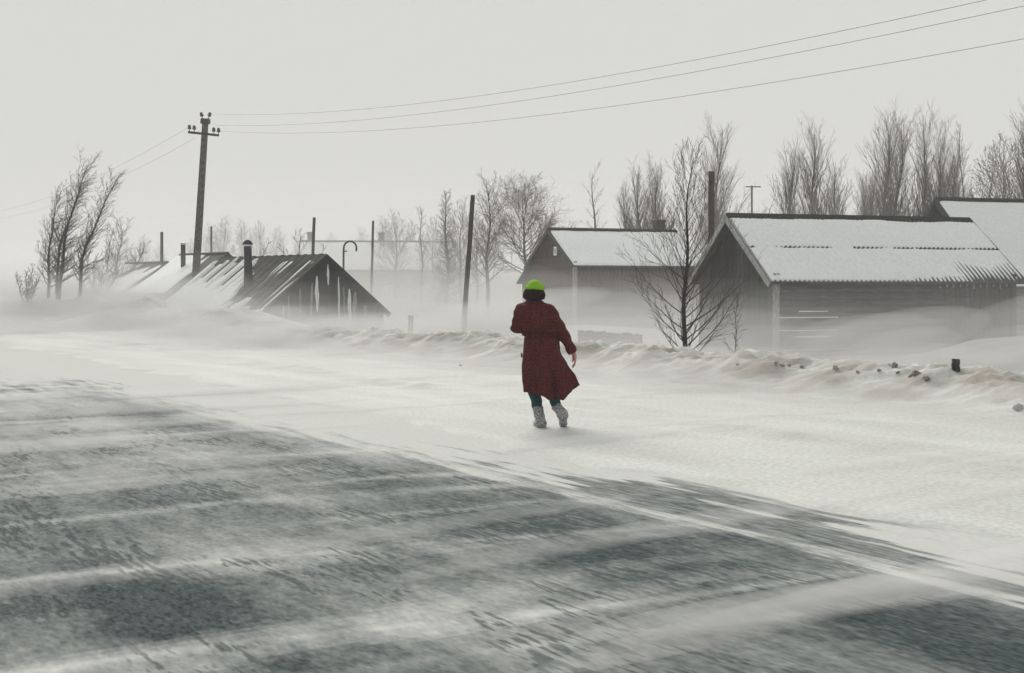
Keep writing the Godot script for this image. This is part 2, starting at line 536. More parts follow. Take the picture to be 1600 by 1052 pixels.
func gable_boards(t: Node3D, bw: float, mlist: Array, bottom: float, named := "plank", holes := []) -> void:
	var d: Array = t.get_meta("dims")
	var n := int(2.0 * d[5] / bw)
	var step: float = 2.0 * d[5] / n
	for k in n:
		var z0: float = -d[5] + k * step
		var z1: float = z0 + step - 0.012
		var rise: float = d[0] - d[1]
		var ya: float = d[0] - 0.1 - rise * absf(z0) / d[2] + rng.randf_range(-0.02, 0.0)
		var yb: float = d[0] - 0.1 - rise * absf(z1) / d[2]
		var x: float = d[6]
		var o := 0.018 + rng.randf_range(0.0, 0.014)
		var bot := bottom + rng.randf_range(-0.04, 0.04)
		if minf(ya, yb) < bot + 0.08: continue
		var p := [Vector3(x, bot, z0), Vector3(x, bot, z1), Vector3(x, yb, z1), Vector3(x, ya, z0)]
		var q := []
		for a in p: q.append(a - Vector3(o, 0, 0))
		var g := Geo.new()
		g.convex(p + q, [[0, 1, 2, 3], [4, 5, 6, 7], [0, 1, 5, 4], [1, 2, 6, 5], [2, 3, 7, 6], [3, 0, 4, 7]])
		put(named, g.mesh(), mats[mlist[rng.randi() % mlist.size()]], t)

func logs(t: Node3D, side: float, xa: float, xb: float, bottom: float, top: float, r: float, mlist: Array) -> void:
	var d: Array = t.get_meta("dims")
	var n := int((top - bottom) / (r * 1.85))
	for v in 1:
		for k in n:
			var pts := PackedVector3Array()
			var rad := PackedFloat32Array()
			for j in 7:
				var f := j / 6.0
				pts.append(Vector3(lerpf(xa, xb, f), bottom + (k + 0.5) * r * 1.85 + 0.012 * sin(j * 2.0 + k), side * (d[5] + 0.01)))
				rad.append(r * (1.0 + 0.06 * sin(k * 3.1 + j)))
			var g := Geo.new()
			g.tube(pts, rad, 8, true)
			put("log", g.mesh(), mats[mlist[(k * 5 + 1) % mlist.size()]], t)

func wall_boards(t: Node3D, side: float, xa: float, xb: float, bottom: float, top: float, bw: float, mlist: Array, wob := 0.03) -> void:
	var d: Array = t.get_meta("dims")
	var n := int((xb - xa) / bw)
	for k in n:
		var x := xa + (k + 0.5) * (xb - xa) / n
		var tp := top + rng.randf_range(-wob, 0.0)
		var m := rough_box((xb - xa) / n - 0.014, tp - bottom, 0.025, 0.006)
		put("plank", m, mats[mlist[rng.randi() % mlist.size()]], t, Transform3D(Basis(), Vector3(x, (tp + bottom) / 2, side * (d[5] + 0.02 + rng.randf_range(0, 0.012)))))

func shard(h: float, w: float) -> ArrayMesh:      # an uneven strip of snow stuck to boards: wide and narrow by turns, thin at its ends
	var n := 7
	var p := PackedVector3Array()
	for y in n:
		var e := sin(PI * (y + 0.35) / (n - 0.3))
		var a := -w * (0.15 + 0.45 * e * rng.randf_range(0.5, 1.1))
		var b := w * (0.15 + 0.45 * e * rng.randf_range(0.5, 1.1))
		var yy := h * (0.5 - float(y) / (n - 1))
		for x in 4: p.append(Vector3(0.02 if x == 0 or x == 3 else -0.015 * e, yy, lerpf(a, b, x / 3.0)))
	var g := Geo.new()
	g.grid(p, 4, n)
	return g.mesh()

func tube_mesh(pts: Array, rads: Array, sides := 8, caps := true) -> ArrayMesh:
	var g := Geo.new()
	g.tube(PackedVector3Array(pts), PackedFloat32Array(rads), sides, caps)
	return g.mesh()

# ---------------------------------------------------------------- a surface from a distance field (surface nets)
func snet(lo: Vector3, hi: Vector3, cell: float, f: Callable, g: Geo) -> void:
	var nx := int((hi.x - lo.x) / cell) + 2
	var ny := int((hi.y - lo.y) / cell) + 2
	var nzz := int((hi.z - lo.z) / cell) + 2
	var val := PackedFloat32Array()
	val.resize(nx * ny * nzz)
	val.fill(1.0)
	# coarse pass first: skip blocks far from the surface
	var B := 4
	for bz in range(0, nzz, B):
		for by in range(0, ny, B):
			for bx in range(0, nx, B):
				var mid := lo + Vector3(bx + B * 0.5, by + B * 0.5, bz + B * 0.5) * cell
				var dm: float = f.call(mid)
				if absf(dm) > cell * B * 1.6:
					for z in range(bz, mini(bz + B, nzz)):
						for y in range(by, mini(by + B, ny)):
							for x in range(bx, mini(bx + B, nx)):
								val[(z * ny + y) * nx + x] = dm
					continue
				for z in range(bz, mini(bz + B, nzz)):
					for y in range(by, mini(by + B, ny)):
						for x in range(bx, mini(bx + B, nx)):
							val[(z * ny + y) * nx + x] = f.call(lo + Vector3(x, y, z) * cell)
	var ids := {}
	var corner := [0, 1, nx, nx + 1, nx * ny, nx * ny + 1, nx * ny + nx, nx * ny + nx + 1]
	var off := [Vector3(0, 0, 0), Vector3(1, 0, 0), Vector3(0, 1, 0), Vector3(1, 1, 0), Vector3(0, 0, 1), Vector3(1, 0, 1), Vector3(0, 1, 1), Vector3(1, 1, 1)]
	var edges := [[0, 1], [2, 3], [4, 5], [6, 7], [0, 2], [1, 3], [4, 6], [5, 7], [0, 4], [1, 5], [2, 6], [3, 7]]
	for z in nzz - 1:
		for y in ny - 1:
			for x in nx - 1:
				var k := (z * ny + y) * nx + x
				var neg := 0
				for j in 8:
					if val[k + corner[j]] < 0.0: neg += 1
				if neg == 0 or neg == 8: continue
				var sum := Vector3()
				var c := 0
				for e in edges:
					var a: float = val[k + corner[e[0]]]
					var b: float = val[k + corner[e[1]]]
					if (a < 0.0) != (b < 0.0):
						sum += (off[e[0]] as Vector3).lerp(off[e[1]], a / (a - b))
						c += 1
				var p := lo + (Vector3(x, y, z) + sum / c) * cell
				var h := cell * 0.6
				var f0: float = f.call(p)
				var grad := Vector3(f.call(p + Vector3(h, 0, 0)) - f0, f.call(p + Vector3(0, h, 0)) - f0, f.call(p + Vector3(0, 0, h)) - f0)
				ids[k] = g.v.size()
				g.v.append(p)
				g.n.append(grad.normalized() if grad.length_squared() > 0.0 else Vector3.UP)
	var dx := 1
	var dy := nx
	var dz := nx * ny
	for k in ids:
		for ax in [[dx, dy, dz], [dy, dz, dx], [dz, dx, dy]]:
			var e: int = k + ax[0]
			if (val[k] < 0.0) == (val[e] < 0.0): continue
			if not (ids.has(k - ax[1]) and ids.has(k - ax[2]) and ids.has(k - ax[1] - ax[2])): continue
			var q := [ids[k], ids[k - ax[1]], ids[k - ax[1] - ax[2]], ids[k - ax[2]]]
			if val[k] < 0.0: q.reverse()
			g.i.append_array(PackedInt32Array([q[0], q[1], q[2], q[0], q[2], q[3]]))

func capsule(p: Vector3, a: Vector3, b: Vector3, ra: float, rb: float) -> float:
	var ab := b - a
	var t := clampf((p - a).dot(ab) / ab.length_squared(), 0.0, 1.0)
	return p.distance_to(a + ab * t) - lerpf(ra, rb, t)

func smin(a: float, b: float, k: float) -> float:
	var h := maxf(k - absf(a - b), 0.0) / k
	return minf(a, b) - h * h * k * 0.25

func ellip(p: Vector3, c: Vector3, r: Vector3) -> float:
	var q := (p - c) / r
	var l := q.length()
	return (l - 1.0) * minf(r.x, minf(r.y, r.z)) if l < 0.01 else l * (l - 1.0) / (q / r).length()

func table(rows: Array, y: float) -> Array:      # rows from the top down: y, cx, cz, rx, rz
	if y >= rows[0][0]: return rows[0]
	for k in rows.size() - 1:
		if y >= rows[k + 1][0]:
			var t: float = (rows[k][0] - y) / (rows[k][0] - rows[k + 1][0])
			t = t * t * (3.0 - 2.0 * t) * 0.5 + t * 0.5
			var o := []
			for j in 5: o.append(lerpf(rows[k][j], rows[k + 1][j], t))
			return o
	return rows[rows.size() - 1]

const COAT := [
	[1.50, -0.055, -0.03, 0.07, 0.07], [1.45, -0.05, -0.015, 0.12, 0.095], [1.41, -0.045, 0.0, 0.185, 0.115], [1.34, -0.04, 0.01, 0.215, 0.135],
	[1.22, -0.015, 0.01, 0.205, 0.14], [1.13, 0.025, 0.0, 0.205, 0.13], [1.095, 0.035, 0.0, 0.20, 0.125], [1.05, 0.025, 0.0, 0.202, 0.14], [0.90, 0.03, 0.01, 0.218, 0.165],
	[0.75, 0.07, 0.02, 0.262, 0.185], [0.60, 0.12, 0.035, 0.292, 0.20], [0.48, 0.145, 0.045, 0.30, 0.205], [0.30, 0.15, 0.05, 0.29, 0.20],
]

var coat_rows: Array[Vector4] = []      # the coat's sections every 5 mm from the ground: cx, cz, rx, rz

func coat_body(p: Vector3, grow: float) -> float:
	if coat_rows.is_empty():
		for k in 320:
			var o := table(COAT, k * 0.005)
			coat_rows.append(Vector4(o[1], o[2], o[3], o[4]))
	var w := coat_rows[clampi(int(p.y * 200.0 + 0.5), 0, 319)]
	var rough_d := Vector2(p.x - w.x, p.z - w.y).length() - maxf(w.z, w.w) - grow
	if rough_d > 0.15: return rough_d
	var a := atan2(p.z - w.y, p.x - w.x)
	var low := sm(1.05, 0.55, p.y)
	var fold := low * (0.036 * sin(a * 6.0 + 4.0 * p.y + 1.0) + 0.016 * sin(a * 11.0 + 2.0))
	fold += 0.006 * sin(p.y * 46.0 + a * 2.0) * sm(0.16, 0.0, absf(p.y - 1.12)) + 0.005 * sin(a * 9.0 + p.y * 8.0) * (1.0 - low)
	var rx := w.z + grow + fold
	var rz := w.w + grow + fold
	var q := Vector2((p.x - w.x) / rx, (p.z - w.y) / rz)
	return (q.length() - 1.0) * minf(rx, rz) * 0.85

func hem(x: float) -> float:
	if x < 0.02: return lerpf(0.43, 0.395, clampf((x + 0.16) / 0.18, 0, 1))
	if x < 0.12: return lerpf(0.395, 0.355, (x - 0.02) / 0.1)
	if x < 0.27: return 0.355
	return lerpf(0.355, 0.50, clampf((x - 0.27) / 0.18, 0, 1))

func coat_sdf(p: Vector3) -> float:
	var b := maxf(coat_body(p, 0.0), p.y - 1.50)
	var h := hem(p.x) + 0.008 * sin(p.x * 40.0)
	b = maxf(b, h - p.y)
	if p.y < 0.75: b = maxf(b, -maxf(coat_body(p, -0.03), p.y - 0.70))
	var fold := 0.006 * sin(p.y * 60.0 + p.x * 25.0)
	var l := minf(capsule(p, Vector3(-0.195, 1.365, 0.0), Vector3(-0.262, 1.165, 0.0), 0.082, 0.066), capsule(p, Vector3(-0.262, 1.165, 0.0), Vector3(-0.13, 1.165, -0.25), 0.066, 0.055)) + fold
	var r := smin(capsule(p, Vector3(0.115, 1.365, 0.0), Vector3(0.278, 1.10, 0.03), 0.082, 0.066), capsule(p, Vector3(0.278, 1.10, 0.03), Vector3(0.388, 0.885, 0.0), 0.064, 0.056), 0.02) + fold
	r = maxf(r, -((p - Vector3(0.393, 0.873, 0.0)).dot(Vector3(0.44, -0.9, 0.0)) * -1.0) - 0.0)
	return smin(smin(b, l, 0.05), r, 0.018 if p.y < 1.2 else 0.045)

func legs_sdf(p: Vector3) -> float:
	var l := smin(capsule(p, Vector3(-0.05, 0.88, 0.0), Vector3(-0.058, 0.46, -0.04), 0.095, 0.072), capsule(p, Vector3(-0.058, 0.46, -0.04), Vector3(-0.005, 0.20, 0.0), 0.072, 0.058), 0.03)
	var r := smin(capsule(p, Vector3(0.09, 0.88, 0.0), Vector3(0.135, 0.48, -0.03), 0.095, 0.072), capsule(p, Vector3(0.135, 0.48, -0.03), Vector3(0.215, 0.24, 0.10), 0.072, 0.056), 0.03)
	return minf(l, r) + 0.005 * sin(p.y * 50.0 + p.x * 20.0)

func boot_l(p: Vector3) -> float:
	var s := capsule(p, Vector3(-0.012, 0.235, 0.0), Vector3(0.022, 0.075, 0.015), 0.062, 0.058)
	var f := capsule(p, Vector3(0.025, 0.055, 0.02), Vector3(-0.02, 0.045, -0.17), 0.058, 0.046)
	return maxf(maxf(smin(s, f, 0.04), -p.y + 0.002), (p.y - 0.262)) + 0.003 * sin(p.y * 70.0)

func boot_r(p: Vector3) -> float:
	var s := capsule(p, Vector3(0.20, 0.265, 0.085), Vector3(0.268, 0.185, 0.185), 0.060, 0.056)
	var f := capsule(p, Vector3(0.268, 0.18, 0.185), Vector3(0.28, 0.055, 0.05), 0.056, 0.045)
	return maxf(smin(s, f, 0.04), (p - Vector3(0.19, 0.275, 0.08)).dot(Vector3(-0.5, 0.75, -0.4))) + 0.003 * sin(p.y * 70.0)

func body_sdf(p: Vector3) -> float:
	var b := coat_body(p, -0.03)
	b = maxf(maxf(b, p.y - 1.46), 0.72 - p.y)
	var head := ellip(p, Vector3(-0.055, 1.585, -0.055), Vector3(0.076, 0.112, 0.095))
	head = smin(head, ellip(p, Vector3(-0.055, 1.53, -0.085), Vector3(0.055, 0.06, 0.065)), 0.04)     # jaw
	head = smin(head, capsule(p, Vector3(-0.055, 1.59, -0.145), Vector3(-0.055, 1.56, -0.165), 0.008, 0.014), 0.015)   # nose
	for s in [-1.0, 1.0]:
		head = smin(head, ellip(p, Vector3(-0.055 + s * 0.078, 1.575, -0.045), Vector3(0.01, 0.03, 0.018)), 0.01)
		head = maxf(head, -ellip(p, Vector3(-0.055 + s * 0.032, 1.597, -0.15), Vector3(0.016, 0.01, 0.012)))
	head = maxf(head, -ellip(p, Vector3(-0.055, 1.527, -0.155), Vector3(0.022, 0.004, 0.012)))
	var neck := capsule(p, Vector3(-0.05, 1.42, -0.01), Vector3(-0.055, 1.53, -0.04), 0.06, 0.055)
	b = smin(smin(b, neck, 0.04), head, 0.03)
	var l := smin(capsule(p, Vector3(-0.195, 1.365, 0.0), Vector3(-0.262, 1.165, 0.0), 0.05, 0.04), capsule(p, Vector3(-0.262, 1.165, 0.0), Vector3(-0.12, 1.168, -0.26), 0.04, 0.028), 0.02)
	var r := smin(capsule(p, Vector3(0.115, 1.365, 0.0), Vector3(0.278, 1.10, 0.03), 0.05, 0.04), capsule(p, Vector3(0.278, 1.10, 0.03), Vector3(0.40, 0.865, 0.0), 0.04, 0.028), 0.02)
	b = smin(smin(b, l, 0.04), r, 0.04)
	var g := smin(legs_sdf(p) + 0.02, b, 0.05)
	g = minf(g, capsule(p, Vector3(-0.005, 0.22, 0.0), Vector3(0.022, 0.06, 0.01), 0.035, 0.03))
	return minf(g, capsule(p, Vector3(0.215, 0.25, 0.10), Vector3(0.262, 0.15, 0.15), 0.035, 0.03))

func hand_sdf(p: Vector3, x: Transform3D) -> float:      # local: fingers along -y, thumb to -z, palm to -x
	var q := x.affine_inverse() * p
	var d := ellip(q, Vector3(0, -0.045, 0), Vector3(0.017, 0.05, 0.04))
	d = smin(d, capsule(q, Vector3(0, 0.01, 0), Vector3(0, -0.03, 0), 0.026, 0.026), 0.02)
	var len_ := [0.066, 0.078, 0.073, 0.056]
	for k in 4:
		var z := -0.029 + 0.0195 * k
		var a := Vector3(0, -0.085 + 0.003 * absf(k - 1.2), z)
		var m := a + Vector3(-0.012, -len_[k] * 0.5, (k - 1.5) * 0.002)
		var e := m + Vector3(-0.028, -len_[k] * 0.38, 0)
		d = smin(d, minf(capsule(q, a, m, 0.0098, 0.009), capsule(q, m, e, 0.009, 0.0078)), 0.006)
	d = smin(d, minf(capsule(q, Vector3(-0.005, -0.025, -0.032), Vector3(-0.018, -0.062, -0.052), 0.013, 0.011), capsule(q, Vector3(-0.018, -0.062, -0.052), Vector3(-0.028, -0.088, -0.048), 0.011, 0.009)), 0.012)
	return d

func make_person() -> void:
	var at := W(842, 670, 14.76)
	at.y = ground_y(at.x, at.z) - 0.02
	var t := thing("person", at, "person in a long dark red coat and bright green hat walking away along the roadside", "person")
	var g := Geo.new()
	snet(Vector3(-0.36, 0.0, -0.32), Vector3(0.46, 1.75, 0.24), 0.017, body_sdf, g)
	for hx in [Transform3D(Basis(Vector3(0, 0, 1), 0.18), Vector3(0.405, 0.865, 0.0)), Transform3D(Basis(Vector3(1, 0, 0), 1.35), Vector3(-0.115, 1.168, -0.265))]:
		var c: Vector3 = hx.origin
		var mid: Vector3 = hx * Vector3(0, -0.08, 0)
		snet(mid - Vector3(0.09, 0.115, 0.115), mid + Vector3(0.09, 0.115, 0.115), 0.004, hand_sdf.bind(hx), g)
	put("body", g.mesh(), mats.skin, t)
	g = Geo.new()
	snet(Vector3(-0.38, 0.32, -0.36), Vector3(0.50, 1.53, 0.30), 0.013, coat_sdf, g)
	put("coat", g.mesh(), mats.coat, t)
	# belt: follows the waist of the coat
	var belt := PackedVector3Array()
	for row in [[1.125, 0.004], [1.12, 0.016], [1.08, 0.016], [1.075, 0.004]]:
		for k in 49:
			var a := TAU * k / 48
			var r := table(COAT, row[0])
			belt.append(Vector3(r[1] + (r[3] + row[1] + 0.012) * cos(-a), row[0] + 0.01 * sin(a), r[2] + (r[4] + row[1] + 0.012) * sin(-a)))
	g = Geo.new(); g.grid(belt, 49, 4)
	put("belt", g.mesh(), mats.coat_dark, t)
	put("belt_buckle", rough_box(0.07, 0.05, 0.02, 0.004), mats.coat_dark, t, Transform3D(Basis(), Vector3(0.03, 1.10, 0.158)))
	# back yoke seam, pocket flap on the left side
	put("pocket_flap", rough_box(0.02, 0.05, 0.12, 0.006), mats.coat, t, Transform3D(Basis(Vector3(0, 0, 1), 0.1), Vector3(-0.20, 0.85, 0.0)))
	g = Geo.new()
	snet(Vector3(-0.17, 0.16, -0.14), Vector3(0.31, 0.98, 0.2), 0.014, func(p): return maxf(legs_sdf(p), p.y - 0.95), g)
	put("trousers", g.mesh(), mats.trousers, t)
	for b in [[boot_l, Vector3(-0.09, -0.01, -0.24), Vector3(0.1, 0.29, 0.1)], [boot_r, Vector3(0.12, -0.01, -0.08), Vector3(0.36, 0.36, 0.27)]]:
		g = Geo.new()
		snet(b[1], b[2], 0.009, b[0], g)
		put("boot", g.mesh(), mats.felt, t)
	# fur collar turned up round the head
	g = Geo.new()
	var fur := func(p: Vector3) -> float:
		var q := p - Vector3(-0.055, 1.563, -0.005)
		var ring := Vector2(Vector2(q.x / 1.04, q.z).length() - (0.074 - 0.22 * q.y), q.y * 0.68).length() - 0.048
		return ring + 0.010 * nz2.get_noise_3d(p.x * 900.0, p.y * 900.0, p.z * 900.0)
	snet(Vector3(-0.23, 1.45, -0.2), Vector3(0.12, 1.66, 0.18), 0.009, fur, g)
	put("fur_collar", g.mesh(), mats.fur, t)
	g = Geo.new()
	var cap := func(p: Vector3) -> float:
		var q := p - Vector3(-0.047, 1.60, -0.03)
		var a := atan2(q.z, q.x)
		var rib := 0.003 * sin(a * 26.0)
		var d := ellip(p, Vector3(-0.047, 1.605, -0.03), Vector3(0.106 + rib, 0.114, 0.116 + rib))
		d = maxf(d, 1.60 - p.y - q.x * 0.05)
		var brim := Vector2(Vector2(q.x / 0.93, q.z).length() - 0.112, (q.y - 0.022) * 0.6).length() - 0.014 + rib
		return smin(d, brim, 0.008)
	snet(Vector3(-0.19, 1.57, -0.18), Vector3(0.1, 1.75, 0.12), 0.008, cap, g)
	put("knitted_hat", g.mesh(), mats.hat, t)
	t.rotation.y = 0.0

# ---------------------------------------------------------------- posts, wires
func post(called: String, base: Vector3, top: Vector3, r0: float, r1: float, m: String, label: String, category := "pole", group := "", partname := "shaft") -> Node3D:
	var o := thing(called, base, label, category, group)
	var d := top - base
	var pts := []
	var rad := []
	for k in 7:
		pts.append(d * (k / 6.0) + Vector3(0.006 * sin(k * 2.0), -0.4 if k == 0 else 0.0, 0.0))
		rad.append(lerpf(r0, r1, k / 6.0) * (1.0 + 0.05 * sin(k * 2.7)))
	put(partname, tube_mesh(pts, rad, 8), mats[m], o)
	return o

func insulator(parent: Node3D, at: Vector3, foot: Vector3) -> void:
	var g := Geo.new()
	var d := (at - foot).normalized()
	var pts := PackedVector3Array()
	var rad := PackedFloat32Array()
	for k in [[0.0, 0.05], [0.03, 0.085], [0.06, 0.09], [0.09, 0.06], [0.12, 0.075], [0.16, 0.065], [0.19, 0.03]]:
		pts.append(at + d * k[0]); rad.append(k[1])
	g.tube(pts, rad, 8, true)
	var o := put("insulator", g.mesh(), mats.porcelain, parent)
	put("pin", tube_mesh([foot, at + d * 0.02], [0.02, 0.018], 5), mats.iron, o)

func wire(from: Vector3, f: Callable, length: float, label: String) -> void:
	var pts := []
	var rad := []
	var n := 70
	for k in n + 1:
		pts.append(f.call(length * k / n) - from)
		rad.append(0.0065)
	var o := put("power_line", tube_mesh(pts, rad, 4), mats.wire, self, Transform3D(Basis(), from))
	tag(o, label, "wire", "wires strung between the poles")

# ---------------------------------------------------------------- blowing snow
func snow_mist(at: Vector3, size: Vector3, density: float, turn := 0.0, shape := RenderingServer.FOG_VOLUME_SHAPE_ELLIPSOID, tilt := 0.0) -> void:
	var f := FogVolume.new()
	f.name = numbered("blowing_snow")
	f.shape = shape
	f.size = size
	var m := FogMaterial.new()
	m.albedo = Color(1, 1, 1)
	m.density = density
	f.material = m
	add_child(f)
	f.position = at
	f.rotation = Vector3(0, turn, tilt)
	tag(f, "low cloud of snow blowing along the ground", "", "blowing snow", "stuff")

# ================================================================ the scene
func _ready() -> void:
	nz.seed = 21; nz.frequency = 0.03; nz.fractal_octaves = 3
	nz2.seed = 4; nz2.frequency = 0.03; nz2.fractal_octaves = 2
	rng.seed = 1
	var cam := Camera3D.new()
	cam.name = "camera"
	add_child(cam)
	cam.position = Vector3(0, EYE, 0)
	cam.projection = Camera3D.PROJECTION_FRUSTUM
	cam.near = 0.1
	cam.far = 1500.0
	cam.size = 2.0 * 0.1 * 526.0 / F
	cam.frustum_offset = Vector2(0, -0.1 * 81.0 / F)
	cam.current = true
	var we := WorldEnvironment.new()
	we.name = "environment"
	var e := Environment.new()
	we.environment = e
	add_child(we)
	e.background_mode = Environment.BG_SKY
	e.tonemap_mode = Environment.TONE_MAPPER_LINEAR
	e.sky = Sky.new()
	var sk := ProceduralSkyMaterial.new()
	e.sky.sky_material = sk
	sk.sky_top_color = Color(0.84, 0.842, 0.83)
	sk.sky_horizon_color = Color(0.855, 0.852, 0.832)
	sk.ground_horizon_color = Color(0.855, 0.852, 0.832)
	sk.ground_bottom_color = Color(0.855, 0.852, 0.832)
	e.background_energy_multiplier = 0.26
	e.tonemap_exposure = 3.82
	e.fog_enabled = true
	e.fog_light_color = Color(1, 1, 1)
	e.fog_density = 0.0016
	e.volumetric_fog_enabled = true
	e.volumetric_fog_density = 0.0
	e.sdfgi_enabled = true
	e.ssao_enabled = true
	e.ssil_enabled = true
	var sun := DirectionalLight3D.new()
	sun.name = "sun"
	add_child(sun)
	sun.light_energy = 0.5
	sun.light_color = Color(1.0, 0.985, 0.955)
	sun.light_angular_distance = 50.0
	sun.shadow_enabled = true
	sun.sky_mode = DirectionalLight3D.SKY_MODE_LIGHT_ONLY
	sun.look_at_from_position(Vector3(-3.0, 5.3, -10.0), Vector3.ZERO)

	# materials
	var grain := noise_tex(0.02, 0.35, 1.0, 5, 256, 2)
	var mott := noise_tex(0.03, 0.55, 1.0, 4, 256, 6)
	mat("snow", lin(0.77, 0.79, 0.80), 0.9, noise_tex(0.04, 0.9, 1.0, 4, 256, 8), Vector3(0.6, 0.6, 0.6))
	mat("wood_dark", lin(0.030, 0.033, 0.033), 0.9, grain, Vector3(3, 0.4, 3))
	mat("wood_dark_b", lin(0.05, 0.055, 0.053), 0.9, grain, Vector3(3, 0.4, 3))
	mat("wood_grey", lin(0.12, 0.125, 0.125), 0.9, grain, Vector3(3, 0.4, 3))
	mat("wood_grey_b", lin(0.09, 0.09, 0.092), 0.9, grain, Vector3(3, 0.4, 3))
	mat("wood_pale", lin(0.42, 0.43, 0.43), 0.9, mott, Vector3(3, 0.4, 3))
	mat("wood_black", lin(0.016, 0.018, 0.019), 0.9, grain, Vector3(3, 0.4, 3))
	mat("log_a", lin(0.125, 0.12, 0.14), 0.9, grain, Vector3(0.4, 3, 3))
	mat("log_b", lin(0.095, 0.09, 0.105), 0.9, grain, Vector3(0.4, 3, 3))
	mat("log_pale", lin(0.34, 0.34, 0.34), 0.9, mott, Vector3(0.4, 3, 3))
	mat("red_a", lin(0.155, 0.095, 0.09), 0.9, grain, Vector3(2, 0.5, 2))
	mat("red_b", lin(0.125, 0.08, 0.078), 0.9, grain, Vector3(2, 0.5, 2))
	mat("fence_wood", lin(0.34, 0.25, 0.225), 0.9, grain, Vector3(2, 0.5, 2))
	mat("slate", lin(0.085, 0.088, 0.09), 0.8, mott, Vector3(1, 1, 1))
	mat("tar", lin(0.022, 0.024, 0.025), 0.85, grain, Vector3(2, 2, 2))
	mat("green_dark", lin(0.022, 0.04, 0.034), 0.85, grain, Vector3(3, 0.5, 3))
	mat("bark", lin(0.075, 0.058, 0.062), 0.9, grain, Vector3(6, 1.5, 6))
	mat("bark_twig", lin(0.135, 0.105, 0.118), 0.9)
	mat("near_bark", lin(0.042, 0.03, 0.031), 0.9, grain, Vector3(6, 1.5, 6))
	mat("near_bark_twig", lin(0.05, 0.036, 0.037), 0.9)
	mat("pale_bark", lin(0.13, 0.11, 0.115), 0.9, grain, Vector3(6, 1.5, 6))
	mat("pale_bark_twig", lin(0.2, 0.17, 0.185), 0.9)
	mat("concrete", lin(0.19, 0.165, 0.15), 0.85, grain, Vector3(2, 1, 2))
	mat("iron", lin(0.02, 0.021, 0.022), 0.6)
	mat("porcelain", lin(0.05, 0.05, 0.055), 0.4)
	mat("wire", lin(0.26, 0.26, 0.26), 0.6)
	mat("pole_wood", lin(0.075, 0.06, 0.055), 0.9, grain, Vector3(6, 0.6, 6))
	mat("brick", lin(0.09, 0.055, 0.05), 0.9, grain, Vector3(4, 4, 4))
	mat("dirt", lin(0.36, 0.325, 0.30), 0.95, mott, Vector3(9, 9, 9))
	mat("glass_dark", lin(0.3, 0.31, 0.33), 0.3)
	mat("white_paint", lin(0.72, 0.72, 0.72), 0.7)
	mat("skin", lin(0.42, 0.22, 0.18), 0.6)
	var cloth := noise_tex(0.045, 0.25, 1.0, 5, 256, 14)
	mat("coat", lin(0.195, 0.034, 0.034), 0.95, cloth, Vector3(3.4, 3.4, 3.4), 0.8)
	mat("coat_dark", lin(0.12, 0.02, 0.022), 0.95, cloth, Vector3(2.3, 2.3, 2.3))
	mat("fur", lin(0.045, 0.02, 0.02), 1.0, cloth, Vector3(9, 9, 9), 1.0)
	mat("hat", lin(0.27, 0.54, 0.025), 0.9, noise_tex(0.08, 0.75, 1.0, 3, 128, 15), Vector3(8, 8, 8), 0.3)
	mat("trousers", lin(0.035, 0.16, 0.19), 0.9, cloth, Vector3(7, 7, 7))
	mat("felt", lin(0.72, 0.74, 0.74), 0.95, noise_tex(0.05, 0.3, 1.0, 3, 128, 19), Vector3(5, 5, 5), 0.5)

	make_ground()
	make_road()
	make_houses()
	make_poles()
	make_trees()
	make_small()
	make_person()
	make_mist()

